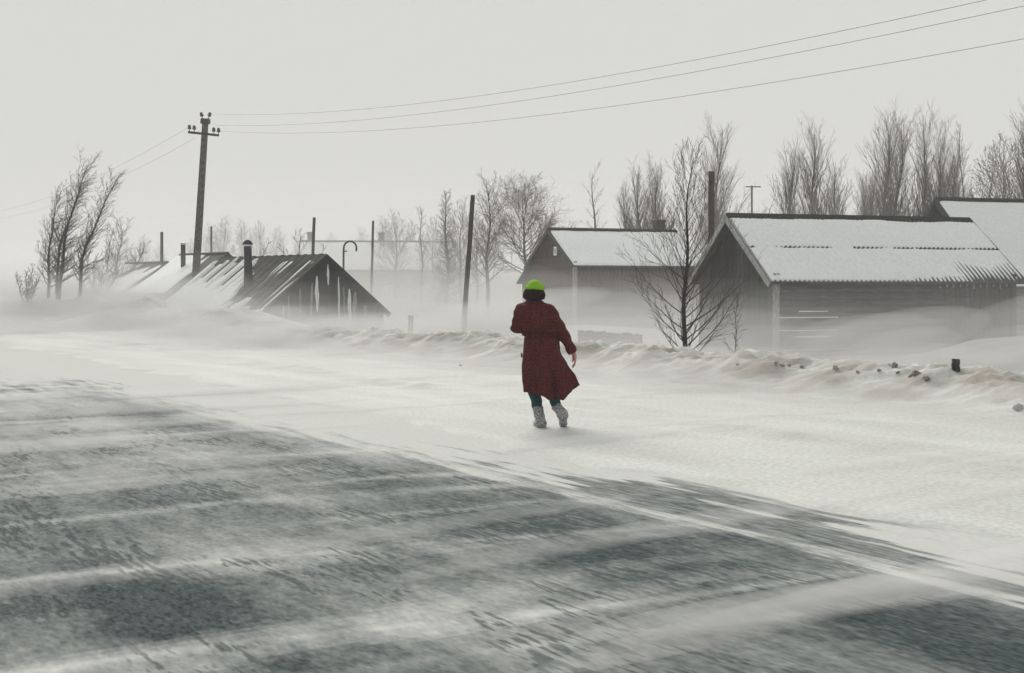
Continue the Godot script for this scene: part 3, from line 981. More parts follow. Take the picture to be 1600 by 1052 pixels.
func make_houses() -> void:
	# --- right: log barn with corrugated roof, gable to the left
	rng.seed = 31
	var d0 := 40.66
	var apex := Vector3(W(1135, 0, d0).x, 3.86, -d0)
	var t := house("log_house", apex, deg_to_rad(18.0), {"ground": -0.55, "w": 2.8, "rise": 2.12, "L": 9.2, "over": 0.34, "gable_over": 0.3, "wall": "wood_grey_b", "roof": "slate", "barge": "wood_pale", "ridge_cap": 0.2}, "grey log house with a long snow covered corrugated roof, right of the young tree")
	var dm: Array = t.get_meta("dims")
	gable_boards(t, 0.2, ["wood_dark", "wood_dark_b", "wood_grey_b", "wood_dark_b"], -0.4)
	logs(t, 1.0, dm[6] - 0.12, 6.3, -0.2, dm[4] - 0.12, 0.105, ["log_a", "log_b", "log_a"])
	wall_boards(t, 1.0, 6.35, dm[7] + 0.05, -0.3, dm[4] - 0.1, 0.18, ["wood_grey", "wood_grey_b", "log_a"], 0.1)
	put("corner_post", rough_box(0.2, dm[4] + 0.3, 0.2, 0.01), mats.wood_pale, t, Transform3D(Basis(), Vector3(dm[6], dm[4] / 2 - 0.15, dm[5] + 0.06)))
	put("corner_post", rough_box(0.16, dm[4] + 0.3, 0.16, 0.01), mats.wood_grey, t, Transform3D(Basis(), Vector3(dm[7], dm[4] / 2 - 0.15, dm[5] + 0.06)))
	for k in [1, 3, 4, 6, 7]:      # snow caught between the logs
		put("snow_ledge", rough_box(rng.randf_range(0.9, 2.2), 0.03, 0.05, 0.012), mats.snow, t, Transform3D(Basis(), Vector3(1.4 + 0.2 * (k % 2), 0.05 + k * 0.194, dm[5] + 0.1)))
	for k in 12:
		put("lath", rough_box(0.06, rng.randf_range(0.16, 0.4), 0.02, 0.006), mats.wood_pale, t, Transform3D(Basis(), Vector3(5.9 + k * 0.25, dm[4] - 0.28, dm[5] + 0.075)))
	# corrugated sheets: two rows of eight on the front slope, one mesh for each row
	var sl := sqrt(2.8 * 2.8 + 2.12 * 2.12)
	var n := 8
	var sw := 9.2 / n
	for row in 2:
		var g := Geo.new()
		var p := PackedVector3Array()
		var seg := 49
		for y in 2:
			for k in seg:
				var x := (sw + 0.02) * k / (seg - 1)
				p.append(Vector3(x, 0.024 * cos(x / sw * TAU * 7.0), (sl / 2 + 0.08) * y))
		g.grid(p, seg, 2)
		var m := g.mesh()
		for k in n:
			var tilt := Basis(Vector3.RIGHT, atan2(2.12, 2.8))
			var v0 := 0.02 + row * sl / 2
			put("roofing_sheet", m, mats.slate, t, Transform3D(tilt, Vector3(k * sw, dm[0] + 0.055 - (0.022 * row) + rng.randf_range(-0.004, 0.004), 0) + tilt * Vector3(0, 0, v0)))
	var snowy := func(x: float, v: float) -> float:
		var wave := 0.024 * cos(x / sw * TAU * 7.0)
		var cover := 0.033 + 0.022 * nz.get_noise_2d(x * 12.0, v * 40.0)
		cover -= 0.045 * sm(0.10, 0.02, v) + 0.03 * sm(0.86, 1.0, v) * (0.55 + nz2.get_noise_1d(x * 60.0)) * sm(1.0, 8.0, x)
		cover -= 0.075 * exp(-pow((v - 0.505) / 0.010, 2.0)) * sm(-0.35, 0.15, nz.get_noise_1d(x * 25.0))
		var corner := sm(0.35, 1.0, v) * sm(4.0, 9.0, x)
		cover -= 0.029 * corner + 0.009 * sm(3.0, 9.0, x)
		cover += 0.5 * wave * (1.0 - 0.8 * corner) - 0.018 * sm(0.9, 1.0, v) * sm(0.5, 6.0, x)
		return 0.04 + cover
	roof_snow(t, 1.0, snowy, 370, 100)
	roof_snow(t, -1.0, func(x, v): return 0.05 + 0.02 * nz.get_noise_2d(x * 12.0, v * 30.0), 40, 16)

	# --- far right: bigger house, behind
	rng.seed = 32
	var d1 := 54.0
	t = house("snowy_house", Vector3(W(1462, 0, d1).x, EYE + 134.0 * d1 / F, -d1), deg_to_rad(16.0), {"ground": -0.7, "w": 4.2, "rise": 3.7, "L": 14.0, "over": 0.4, "wall": "log_b", "roof": "slate", "barge": "green_dark", "ridge_cap": 0.12}, "big snow roofed house with dark green gable, behind the log house", "house")
	dm = t.get_meta("dims")
	gable_boards(t, 0.22, ["green_dark", "green_dark", "wood_dark"], 0.0)
	logs(t, 1.0, dm[6], dm[7], -0.3, dm[4] - 0.1, 0.12, ["log_a", "log_b"])
	roof_snow(t, 1.0, func(x, v): return 0.055 + 0.05 * nz.get_noise_2d(x * 6.0, v * 30.0) - 0.11 * exp(-pow((v - 0.665) / 0.012, 2.0)) * sm(2.0, 3.0, x) - 0.09 * sm(0.05, 0.0, v), 60, 60)
	roof_snow(t, -1.0, func(x, v): return 0.05, 20, 10)

	# --- middle: reddish house
	rng.seed = 33
	var d2 := 62.8
	t = house("red_brown_house", Vector3(W(856, 0, d2).x, EYE + 87.0 * d2 / F, -d2), deg_to_rad(21.0), {"ground": -0.4, "w": 3.1, "rise": 1.85, "L": 7.1, "over": 0.35, "wall": "red_b", "roof": "slate", "barge": "wood_grey_b", "ridge_cap": 0.16}, "reddish brown plank house with a snowy roof, behind the walking person", "house")
	dm = t.get_meta("dims")
	gable_boards(t, 0.2, ["red_a", "red_b", "red_a", "wood_grey_b"], -0.2)
	wall_boards(t, 1.0, dm[6], dm[7], -0.3, dm[4] - 0.1, 0.2, ["red_a", "red_b", "red_a", "log_b"])
	put("corner_post", rough_box(0.16, dm[4] + 0.2, 0.16, 0.01), mats.wood_pale, t, Transform3D(Basis(), Vector3(dm[6], dm[4] / 2 - 0.1, dm[5] + 0.05)))
	var wf := put("attic_window", rough_box(0.04, 0.42, 0.36, 0.004), mats.white_paint, t, Transform3D(Basis(), Vector3(dm[6] - 0.05, dm[4] + 0.55, 0.55)))
	put("pane", box_mesh(0.02, 0.26, 0.2), mats.glass_dark, wf, Transform3D(Basis(), Vector3(-0.022, 0, 0)))
	roof_snow(t, 1.0, func(x, v): return 0.05 + 0.04 * nz.get_noise_2d(x * 7.0, v * 30.0) - 0.08 * sm(0.08, 0.0, v), 50, 24)
	roof_snow(t, -1.0, func(x, v): return 0.05, 20, 10)
	var ch := put("chimney", rough_box(0.42, 1.3, 0.42, 0.01), mats.brick, t, Transform3D(Basis(), Vector3(6.3, dm[0] - 0.1, -0.35)))
	put("chimney_cap", rough_box(0.54, 0.14, 0.54, 0.02), mats.brick, ch, Transform3D(Basis(), Vector3(0, 0.6, 0)))
	var eg := Geo.new()
	var zr := -3.1
	var q0 := [Vector3(0.05, dm[1] - 0.005, zr), Vector3(7.05, dm[1] - 0.005, zr), Vector3(7.05, dm[1] - 0.78, zr - 1.3), Vector3(0.05, dm[1] - 0.78, zr - 1.3)]
	var q1 := []
	for a in q0: q1.append(a - Vector3(0, 0.07, 0))
	eg.convex(q0 + q1, [[0, 1, 2, 3], [4, 5, 6, 7], [0, 1, 5, 4], [1, 2, 6, 5], [2, 3, 7, 6], [3, 0, 4, 7]])
	var lt := put("lean_to", eg.mesh(), mats.slate, t)
	var wg := Geo.new()
	wg.convex([Vector3(0.3, -0.6, zr + 0.4), Vector3(0.3, -0.6, zr - 1.1), Vector3(0.3, dm[1] - 0.76, zr - 1.1), Vector3(0.3, dm[1] + 0.1, zr + 0.4), Vector3(6.85, -0.6, zr + 0.4), Vector3(6.85, -0.6, zr - 1.1), Vector3(6.85, dm[1] - 0.76, zr - 1.1), Vector3(6.85, dm[1] + 0.1, zr + 0.4)], [[0, 1, 2, 3], [4, 5, 6, 7], [0, 1, 5, 4], [1, 2, 6, 5], [2, 3, 7, 6], [3, 0, 4, 7]])
	put("wall", wg.mesh(), mats.red_b, lt)

	# --- left front: dark barn sunk in the snow, gable to the right
	rng.seed = 34
	var d3 := 46.0
	var th := deg_to_rad(130.0)
	t = house("dark_barn", Vector3(W(511, 0, d3).x, 2.72, -d3), th, {"ground": -0.75, "w": 2.72, "rise": 2.12, "L": 8.2, "over": 0.2, "gable_over": 0.14, "wall": "wood_dark", "roof": "wood_black", "barge": "wood_black"}, "dark plank barn half buried in blowing snow, its board roof streaked with snow", "barn")
	dm = t.get_meta("dims")
	var sag := 0.0
	# gable: dark boards, some plastered with snow
	var nb := 22
	for k in nb:
		var z0: float = -dm[5] + k * 2.0 * dm[5] / nb
		var z1: float = z0 + 2.0 * dm[5] / nb - 0.015
		var mid := (z0 + z1) / 2
		var ya: float = dm[0] - 0.14 - 2.12 * absf(z0) / 2.72
		var yb: float = dm[0] - 0.14 - 2.12 * absf(z1) / 2.72
		var bot: float = 0.95 + rng.randf_range(-0.05, 0.05)
		if minf(ya, yb) < bot + 0.1: continue
		var g := Geo.new()
		var p := [Vector3(dm[6], bot, z0), Vector3(dm[6], bot, z1), Vector3(dm[6], yb, z1), Vector3(dm[6], ya, z0)]
		var q := []
		for a in p: q.append(a - Vector3(0.02 + 0.015 * (k % 2), 0, 0))
		g.convex(p + q, [[0, 1, 2, 3], [4, 5, 6, 7], [0, 1, 5, 4], [1, 2, 6, 5], [2, 3, 7, 6], [3, 0, 4, 7]])
		put("plank", g.mesh(), mats[["wood_dark_b", "wood_dark", "wood_black"][rng.randi() % 3]], t)
		if [3, 4, 6, 8, 9, 11, 13, 14, 15, 16, 18].has(k):      # snow stuck in the gap beside it
			var top_ := minf(ya, yb) - rng.randf_range(0.02, 0.35)
			var low := bot + rng.randf_range(-0.1, 0.5)
			if k == 11: top_ = minf(ya, yb) - 0.02; low = top_ - 0.75
			if top_ > low + 0.1:
				put("snow_streak", shard(top_ - low, rng.randf_range(0.05, 0.2)), mats["snow" if k % 2 else "wood_pale"], t, Transform3D(Basis(Vector3.RIGHT, rng.randf_range(-0.05, 0.05)), Vector3(dm[6] - 0.045, (top_ + low) / 2, mid)))
		elif k % 2 == 0 and minf(ya, yb) > bot + 0.5:
			put("snow_streak", shard(rng.randf_range(0.2, 0.5), rng.randf_range(0.04, 0.1)), mats.wood_grey, t, Transform3D(Basis(), Vector3(dm[6] - 0.045, bot + rng.randf_range(0.2, 0.5), mid)))
	for k in 6:      # lower wall: horizontal boards
		put("wall_board", rough_box(0.03, 0.23, 2.0 * dm[5], 0.012), mats["wood_grey_b" if k % 2 else "wood_dark_b"], t, Transform3D(Basis(), Vector3(dm[6] - 0.02, 0.85 - k * 0.24, 0)))
	# roof boards running down the slope, each a part; snow lies in strips between them
	var sl3 := sqrt(2.72 * 2.72 + 2.12 * 2.12)
	var ang3 := atan2(2.12, 2.72)
	var bw := 8.2 / 30
	var bm := []
	for k in 4: bm.append(rough_box(bw - 0.03, 0.03, sl3 + 0.1, 0.012))
	for side in [-1.0, 1.0]:
		for k in 30:
			var tilt := Basis(Vector3.RIGHT, ang3 * side)
			put("roof_board", bm[k % 4], mats[["wood_black", "wood_dark", "wood_black"][k % 3]], t, Transform3D(tilt, Vector3((k + 0.5) * bw, dm[0] + 0.02 + 0.02 * (k % 2), 0) + tilt * Vector3(0, 0, side * (sl3 / 2 + 0.03))))
	var barn_snow := func(x: float, v: float) -> float:
		var start := lerpf(0.86, 0.16, sm(1.4, 5.4, x)) + 0.16 * exp(-pow((x - 2.9) / 0.5, 2.0))
		var saw := sin(x / bw * PI)
		start += 0.26 * nz2.get_noise_1d(x * 70.0) + 0.10 * nz.get_noise_2d(x * 30.0, v * 60.0)
		if x > 4.4: start += (0.30 if fmod(x / bw, 3.0) < 1.4 else -0.12) + 0.15 * nz2.get_noise_1d(x * 30.0)
		var dust := sm(0.16, 0.30, nz2.get_noise_2d(x * 95.0, v * 9.0)) * sm(0.04, 0.12, v) * sm(3.4, 2.6, x)
		return -0.03 + maxf(0.17 * sm(0.0, 0.10, v - start) * (0.75 + 0.25 * absf(saw)), 0.075 * dust)
	roof_snow(t, -1.0, barn_snow, 180, 60, 0.0)
	roof_snow(t, 1.0, func(x, v): return 0.06 + 0.02 * sin(x * 5.0), 40, 12)
	# stove pipe through the left slope
	var sp := Vector3(3.2, dm[0] - 2.12 * 0.52, -2.72 * 0.52)
	var sn := put("stove_pipe", tube_mesh([sp - Vector3(0, 0.3, 0), sp + Vector3(0.0, 0.9, -0.02), sp + Vector3(0.0, 1.48, -0.04)], [0.19, 0.15, 0.145], 12), mats.iron, t)
	put("pipe_cap", tube_mesh([sp + Vector3(0, 1.53, -0.04), sp + Vector3(0, 1.57, -0.04), sp + Vector3(0, 1.66, -0.04), sp + Vector3(0, 1.71, -0.04)], [0.2, 0.2, 0.13, 0.03], 12), mats.iron, sn)
	put("snow_cap", tube_mesh([sp + Vector3(0, 1.47, -0.04), sp + Vector3(0, 1.53, -0.04)], [0.17, 0.17], 12), mats.snow, sn)

	# --- left, second: snowy shed with a stove pipe, gable to the right
	rng.seed = 35
	var d4 := 62.0
	t = house("snowy_shed", Vector3(W(356, 0, d4).x, EYE + 49.0 * d4 / F, -d4), th, {"ground": -0.8, "w": 2.9, "rise": 1.95, "L": 5.2, "over": 0.2, "wall": "wood_grey_b", "roof": "wood_dark_b", "barge": "wood_dark", "ridge_cap": 0.1}, "snow roofed shed with a short stove pipe, behind the tall concrete pole", "shed")
	dm = t.get_meta("dims")
	gable_boards(t, 0.22, ["wood_dark_b", "wood_dark", "wood_grey_b"], -0.2)
	wall_boards(t, -1.0, dm[6], dm[7], -0.3, dm[4] - 0.05, 0.22, ["wood_grey", "log_b"])
	roof_snow(t, -1.0, func(x, v): return 0.05 + 0.05 * nz.get_noise_2d(x * 8.0, v * 30.0) - 0.16 * sm(2.6, 0.6, x + 1.2 * v + 0.8 * nz.get_noise_2d(x * 40.0, v * 8.0)), 70, 30)
	roof_snow(t, 1.0, func(x, v): return 0.04, 12, 8)
	var q4 := Vector3(2.75, dm[0] - 1.95 * 0.35, -2.9 * 0.35)
	var pipe4 := put("stove_pipe", tube_mesh([q4 - Vector3(0, 0.3, 0), q4 + Vector3(0, 1.15, 0)], [0.12, 0.12], 10), mats.iron, t)
	put("pipe_cap", tube_mesh([q4 + Vector3(0, 1.17, 0), q4 + Vector3(0, 1.21, 0)], [0.16, 0.14], 10), mats.iron, pipe4)

	# --- left, third: low roof beyond
	rng.seed = 36
	var d5 := 82.0
	t = house("low_shed", Vector3(W(262, 0, d5).x, EYE + 35.0 * d5 / F, -d5), th, {"ground": -0.9, "w": 3.1, "rise": 1.9, "L": 6.5, "over": 0.2, "wall": "wood_grey_b", "roof": "wood_grey_b", "barge": "wood_grey_b", "ridge_cap": 0.12}, "low grey shed with patchy snow on its roof, the farthest shed on the left", "shed")
	dm = t.get_meta("dims")
	gable_boards(t, 0.24, ["wood_grey", "wood_grey_b"], -0.2)
	roof_snow(t, -1.0, func(x, v): return 0.0 + 0.09 * nz.get_noise_2d(x * 10.0, v * 30.0) + 0.12 * sm(0.35, 0.7, v), 40, 24)
	roof_snow(t, 1.0, func(x, v): return 0.04, 12, 8)
	var q5 := Vector3(0.35, dm[0] - 0.2, -0.25)
	put("stove_pipe", tube_mesh([q5 - Vector3(0, 0.4, 0), q5 + Vector3(0, 2.15, 0)], [0.10, 0.095], 8), mats.iron, t)

	# --- far middle: long pale house in the snow haze
	rng.seed = 37
	var d6 := 108.0
	t = house("long_house", Vector3(W(468, 0, d6).x, EYE + 68.0 * d6 / F, -d6), deg_to_rad(8.0), {"ground": -0.5, "w": 4.4, "rise": 2.5, "L": 12.4, "over": 0.4, "wall": "wood_grey", "roof": "slate", "barge": "red_b", "ridge_cap": 0.2}, "long pale house faint in the snow haze, beyond the dark barn", "house")
	dm = t.get_meta("dims")
	wall_boards(t, 1.0, dm[6], dm[7], -0.2, dm[4] - 0.1, 0.4, ["wood_grey", "log_a", "wood_grey"])
	roof_snow(t, 1.0, func(x, v): return 0.06 + 0.04 * nz.get_noise_2d(x * 5.0, v * 30.0) - 0.1 * sm(0.06, 0.0, v), 50, 20)
	for c in [[0.9, -0.2], [6.9, -0.4]]:
		var cc := put("chimney", rough_box(0.5, 1.4, 0.5, 0.02), mats.brick, t, Transform3D(Basis(), Vector3(c[0], dm[0] + 0.05, c[1])))
		put("chimney_cap", rough_box(0.62, 0.16, 0.62, 0.02), mats.brick, cc, Transform3D(Basis(), Vector3(0, 0.66, 0)))
	for k in 4:
		var wd := put("window", rough_box(0.9, 1.1, 0.06, 0.004), mats.white_paint, t, Transform3D(Basis(), Vector3(1.9 + k * 2.8, 1.55, dm[5] + 0.08)))
		put("pane", box_mesh(0.7, 0.9, 0.02), mats.glass_dark, wd, Transform3D(Basis(), Vector3(0, 0, 0.032)))

func make_poles() -> void:
	# the tall concrete pole with its cross arm and wires
	var d := 56.0
	var top := W(321, 186, d)
	var base := on_ground(W(301, 445, d))
	var lean := (top - base) / (top.y - base.y)
	base.x = top.x - (top.y - base.y) * 0.062
	lean = (top - base) / (top.y - base.y)
	var o := thing("utility_pole", base, "tall leaning concrete power pole with a cross arm, left of the dark barn", "power pole")
	var g := Geo.new()
	var h := top.y - base.y
	var p := []
	for k in [[-0.4, 0.155], [h, 0.115]]:
		for c in [[-1, -1], [1, -1], [1, 1], [-1, 1]]:
			p.append(Vector3(c[0] * k[1], 0, c[1] * k[1] * 0.9) + lean * k[0])
	g.convex(p, [[0, 1, 2, 3], [4, 5, 6, 7], [0, 1, 5, 4], [1, 2, 6, 5], [2, 3, 7, 6], [3, 0, 4, 7]])
	put("shaft", g.mesh(), mats.concrete, o)
	var cap := put("steel_head", rough_box(0.36, 0.22, 0.3, 0.01), mats.iron, o, Transform3D(Basis(Vector3(0, 0, 1), -0.06), top - base - lean * 0.1))
	var al := W(295, 207, d) - base
	var ar := W(343, 212, d) - base
	al.z = 0.14; ar.z = 0.14
	put("cross_arm", tube_mesh([al, ar], [0.06, 0.06], 4), mats.iron, o)
	for px in [297.0, 304.5, 335.0, 342.5]:
		var f := al.lerp(ar, (px - 295.0) / 48.0)
		insulator(o, f + Vector3(0.0, 0.13, 0), f)
	for s in [-1.0, 1.0]:
		var f2: Vector3 = top - base + Vector3(s * 0.1, -0.05, 0.0)
		insulator(o, f2 + Vector3(s * 0.05, 0.16, 0), f2)
	# wires: towards the camera's right along the road, and away to the left
	var back := -R
	var names := ["uppermost", "middle", "lowest"]
	var spec := [[W(327, 178, d), 0.001545, 41.14], [W(336, 196, d), 0.001425, 40.14], [W(345, 205, d), 0.001485, 41.43]]
	for k in 3:
		var a: Vector3 = spec[k][0]
		var kk: float = spec[k][1]
		var t0: float = spec[k][2]
		wire(a, func(t): return a + back * t + Vector3(0, kk * ((t0 - t) * (t0 - t) - t0 * t0), 0), 92.0, "%s of the three power wires running from the concrete pole to upper right" % names[k])
	var l1 := W(296, 198, d)
	var l2 := W(304, 216, d)
	wire(l1, func(t): return l1 + R * t + Vector3(0, 0.0011 * (pow(t - 38.0, 2.0) - 38.0 * 38.0), 0), 76.0, "upper power wire running from the concrete pole away to the left")
	wire(l2, func(t): return l2 + R * t + Vector3(0, 0.0011 * (pow(t - 38.0, 2.0) - 38.0 * 38.0), 0), 76.0, "lower power wire running from the concrete pole away to the left")

	post("wooden_pole", on_ground(W(723, 470, 50.0)), W(739, 305, 50.0), 0.11, 0.09, "pole_wood", "dark leaning wooden pole standing left of the round crowned tree")
	post("wooden_pole", on_ground(W(484, 440, 72.0)), W(491, 340, 72.0), 0.10, 0.085, "pole_wood", "thin pole rising behind the ridge of the dark barn")
	post("wooden_pole", on_ground(W(579, 440, 76.0)), W(583, 345, 76.0), 0.085, 0.07, "pole_wood", "thin upright pole to the right of the curved pipe")
	post("wooden_pole", on_ground(W(330, 440, 86.0)), W(330, 354, 86.0), 0.08, 0.07, "pole_wood", "thin pole just right of the concrete pole, behind the snowy shed")
	post("wooden_post", on_ground(W(1110, 440, 46.0)), W(1112, 268, 46.0), 0.135, 0.115, "pole_wood", "thick dark pole behind the left gable of the grey log house")
	var tp := post("wooden_pole", on_ground(W(1175, 440, 105.0)), W(1175, 290, 105.0), 0.09, 0.08, "pole_wood", "small distant pole with a crossbar above the grey log house roof")
	var tt := W(1175, 290, 105.0) - tp.position
	put("cross_arm", tube_mesh([tt + Vector3(-0.5, -0.1, 0), tt + Vector3(0.75, -0.1, 0)], [0.05, 0.05], 5), mats.pole_wood, tp)
	# bent pipe
	var c := W(547, 392, 60.0)
	var b2 := on_ground(c)
	var o2 := thing("bent_pipe", b2, "dark pipe bent over like a hook, rising behind the dark barn gable", "pipe")
	var pts := []
	var rad := []
	pts.append(Vector3(-0.32, -0.3, 0)); rad.append(0.05)
	pts.append(Vector3(-0.31, c.y - b2.y - 0.3, 0)); rad.append(0.05)
	for k in 13:
		var a := PI - k * PI / 10.5
		pts.append(Vector3(0.30 * cos(a), c.y - b2.y + 0.12 + 0.33 * sin(a), 0)); rad.append(0.045)
	put("pipe", tube_mesh(pts, rad, 8), mats.iron, o2)
	put("bracket", rough_box(0.2, 0.05, 0.06, 0.005), mats.iron, o2, Transform3D(Basis(), Vector3(-0.24, c.y - b2.y - 0.02, 0)))

func make_trees() -> void:
	var g := "bare trees behind the houses"
	# young tree just behind the bank
	tree("young_tree", 101, 1066, 26.5, {"top": 232.0, "h": 4.35, "r": 0.062, "first": 0.06, "count": 50, "low_angle": 1.0, "high_angle": 0.42, "low_len": 0.40, "high_len": 0.15, "up": 0.42, "wind": 0.05, "twigs": 5.0, "twig_len": 0.42, "lean": 0.03, "tip": 0.0038, "limb": 0.27, "spread": 0.5}, "bare young tree with a cone of fine branches just behind the snow bank", "", "tree", "near_bark")
	tree("sapling", 102, 1150, 25.0, {"top": 462.0, "h": 1.45, "r": 0.012, "first": 0.15, "count": 16, "low_angle": 0.8, "high_angle": 0.5, "low_len": 0.22, "high_len": 0.1, "up": 0.4, "twigs": 2.5, "twig_len": 0.4, "tip": 0.004, "levels": 2}, "thin bare sapling before the gable of the grey log house", "", "sapling")
	# wind-bent clump on the left
	var wnd := {"h": 8.2, "r": 0.10, "first": 0.12, "count": 46, "low_angle": 0.95, "high_angle": 0.5, "low_len": 0.22, "high_len": 0.16, "up": 0.22, "wind": 0.34, "twigs": 6.0, "twig_len": 0.45, "lean": 0.04, "tip": 0.0062}
	var q := wnd.duplicate()
	q.h = 7.3; q.stems = [[0.0, 0.0, 1.0], [-0.012, -0.03, 0.86]]
	tree("windswept_tree", 111, 94, 56.0, q.merged({"top": 240.0}, true), "tallest of three windswept bare trees on the left, with a double trunk", "windswept trees on the left", "tree", "near_bark")
	q = wnd.duplicate(); q.h = 5.9; q.r = 0.085; q.lean = -0.05; q.count = 44
	tree("windswept_tree", 112, 76, 56.5, q.merged({"top": 292.0}, true), "slender windswept tree, leftmost of the three bare trees on the left", "windswept trees on the left", "tree", "near_bark")
	q = wnd.duplicate(); q.h = 6.4; q.r = 0.09; q.lean = 0.14; q.count = 46
	tree("windswept_tree", 113, 124, 55.0, q.merged({"top": 272.0}, true), "leaning windswept tree, the one of three nearest the low grey shed", "windswept trees on the left", "tree", "near_bark")
	var bush := {"h": 2.6, "r": 0.03, "first": 0.1, "count": 14, "low_angle": 0.7, "high_angle": 0.4, "low_len": 0.3, "high_len": 0.2, "up": 0.2, "wind": 0.15, "twigs": 4.0, "twig_len": 0.5, "tip": 0.008, "stems": [[0.0, 0.1, 1.0], [0.08, 0.3, 0.8], [-0.08, -0.35, 0.85], [0.03, -0.15, 0.9], [-0.03, 0.45, 0.7]]}
	tree("bare_bush", 114, 42, 54.0, bush.merged({"top": 415.0}, true), "low bare bush at the far left, beside the windswept trees", "", "bush")
	q = bush.duplicate(); q.h = 3.4
	tree("bare_bush", 115, 150, 62.0, q.merged({"top": 400.0}, true), "bare bush under the leaning windswept tree on the left", "", "bush")
	q = bush.duplicate(); q.h = 5.5; q.r = 0.05; q.count = 20; q.tip = 0.014
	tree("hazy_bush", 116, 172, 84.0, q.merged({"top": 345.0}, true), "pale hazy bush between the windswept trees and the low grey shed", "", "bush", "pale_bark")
	# faint trees at the back, left to right
	var round_ := {"h": 7.0, "r": 0.12, "first": 0.25, "count": 30, "low_angle": 1.0, "high_angle": 0.4, "low_len": 0.34, "high_len": 0.2, "up": 0.25, "wind": 0.02, "twigs": 6.0, "twig_len": 0.45, "tip": 0.011}
	var far := []
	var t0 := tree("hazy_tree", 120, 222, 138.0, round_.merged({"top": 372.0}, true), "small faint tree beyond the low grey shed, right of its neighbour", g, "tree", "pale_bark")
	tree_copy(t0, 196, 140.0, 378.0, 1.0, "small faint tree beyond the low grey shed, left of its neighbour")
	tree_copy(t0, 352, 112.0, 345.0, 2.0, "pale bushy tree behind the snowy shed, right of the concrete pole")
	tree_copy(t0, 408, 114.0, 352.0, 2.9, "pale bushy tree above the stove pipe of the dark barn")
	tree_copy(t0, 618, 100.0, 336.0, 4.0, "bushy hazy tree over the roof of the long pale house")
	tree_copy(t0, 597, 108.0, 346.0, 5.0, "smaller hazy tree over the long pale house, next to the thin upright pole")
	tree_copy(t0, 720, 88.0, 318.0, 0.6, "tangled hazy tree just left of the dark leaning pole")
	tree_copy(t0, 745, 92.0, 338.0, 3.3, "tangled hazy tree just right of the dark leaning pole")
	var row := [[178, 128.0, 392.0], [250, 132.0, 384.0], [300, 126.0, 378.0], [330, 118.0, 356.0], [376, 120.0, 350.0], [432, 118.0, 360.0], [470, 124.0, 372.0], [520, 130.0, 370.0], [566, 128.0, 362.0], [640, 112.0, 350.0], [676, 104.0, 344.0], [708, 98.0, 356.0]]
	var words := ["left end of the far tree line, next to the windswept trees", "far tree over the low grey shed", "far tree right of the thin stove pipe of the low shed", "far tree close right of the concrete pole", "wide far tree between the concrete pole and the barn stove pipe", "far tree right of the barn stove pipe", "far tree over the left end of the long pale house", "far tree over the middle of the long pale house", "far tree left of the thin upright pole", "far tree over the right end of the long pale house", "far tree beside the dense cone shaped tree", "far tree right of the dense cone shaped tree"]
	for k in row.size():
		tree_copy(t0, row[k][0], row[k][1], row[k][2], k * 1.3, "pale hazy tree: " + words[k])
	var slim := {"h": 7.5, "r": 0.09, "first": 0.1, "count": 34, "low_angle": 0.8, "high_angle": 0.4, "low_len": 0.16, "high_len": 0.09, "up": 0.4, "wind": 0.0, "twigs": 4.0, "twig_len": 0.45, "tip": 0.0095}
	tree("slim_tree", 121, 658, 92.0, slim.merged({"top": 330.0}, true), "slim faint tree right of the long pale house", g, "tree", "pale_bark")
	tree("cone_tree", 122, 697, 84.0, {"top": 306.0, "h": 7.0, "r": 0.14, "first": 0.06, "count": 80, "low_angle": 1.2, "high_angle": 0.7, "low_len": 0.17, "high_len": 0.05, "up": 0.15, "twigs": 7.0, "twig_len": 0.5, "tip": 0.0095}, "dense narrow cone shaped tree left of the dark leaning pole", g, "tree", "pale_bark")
	tree("round_crowned_tree", 123, 820, 76.0, {"top": 276.0, "h": 7.1, "r": 0.17, "first": 0.36, "count": 30, "low_angle": 1.2, "high_angle": 0.3, "low_len": 0.58, "high_len": 0.28, "up": 0.12, "twigs": 9.0, "twig_len": 0.46, "tip": 0.009, "spread": 0.75}, "bare tree with a wide round crown left of the reddish brown house", g)
	tree("round_crowned_tree", 124, 763, 77.0, {"top": 276.0, "h": 7.1, "r": 0.15, "first": 0.3, "count": 28, "low_angle": 0.9, "high_angle": 0.3, "low_len": 0.26, "high_len": 0.18, "up": 0.25, "twigs": 7.0, "twig_len": 0.46, "tip": 0.009}, "tall bare tree right behind the dark leaning pole, narrower than its round neighbour", g)
	tree("sparse_tree", 125, 929, 88.0, {"top": 262.0, "h": 8.6, "r": 0.16, "first": 0.45, "count": 12, "low_angle": 0.9, "high_angle": 0.5, "low_len": 0.16, "high_len": 0.12, "up": 0.4, "twigs": 4.0, "twig_len": 0.5, "tip": 0.0095}, "sparse bare tree with a thick trunk above the reddish brown house roof", g)
	var pop := {"h": 10.0, "r": 0.22, "first": 0.10, "count": 56, "low_angle": 0.55, "high_angle": 0.22, "low_len": 0.42, "high_len": 0.2, "up": 0.38, "wind": 0.0, "twigs": 6.0, "twig_len": 0.42, "tip": 0.0075, "spread": 0.42}
	q = pop.duplicate(); q.h = 9.2; q.low_angle = 0.75; q.stems = [[0.0, -0.08, 0.95], [0.05, 0.03, 1.0], [-0.05, -0.16, 0.85]]
	tree("bushy_poplar", 126, 1012, 85.0, q.merged({"top": 250.0}, true), "bushy bare tree behind the right end of the reddish brown house", g)
	tree("poplar", 127, 1120, 92.0, pop.merged({"top": 190.0, "h": 12.6}, true), "tall poplar right behind the thick dark pole", g)
	var pa := tree("poplar", 128, 1272, 88.0, pop.merged({"top": 194.0, "h": 11.4}, true), "tallest poplar in the clump over the middle of the log house roof", g)
	tree_copy(pa, 1238, 90.0, 228.0, 1.4, "poplar on the left side of the clump over the log house roof")
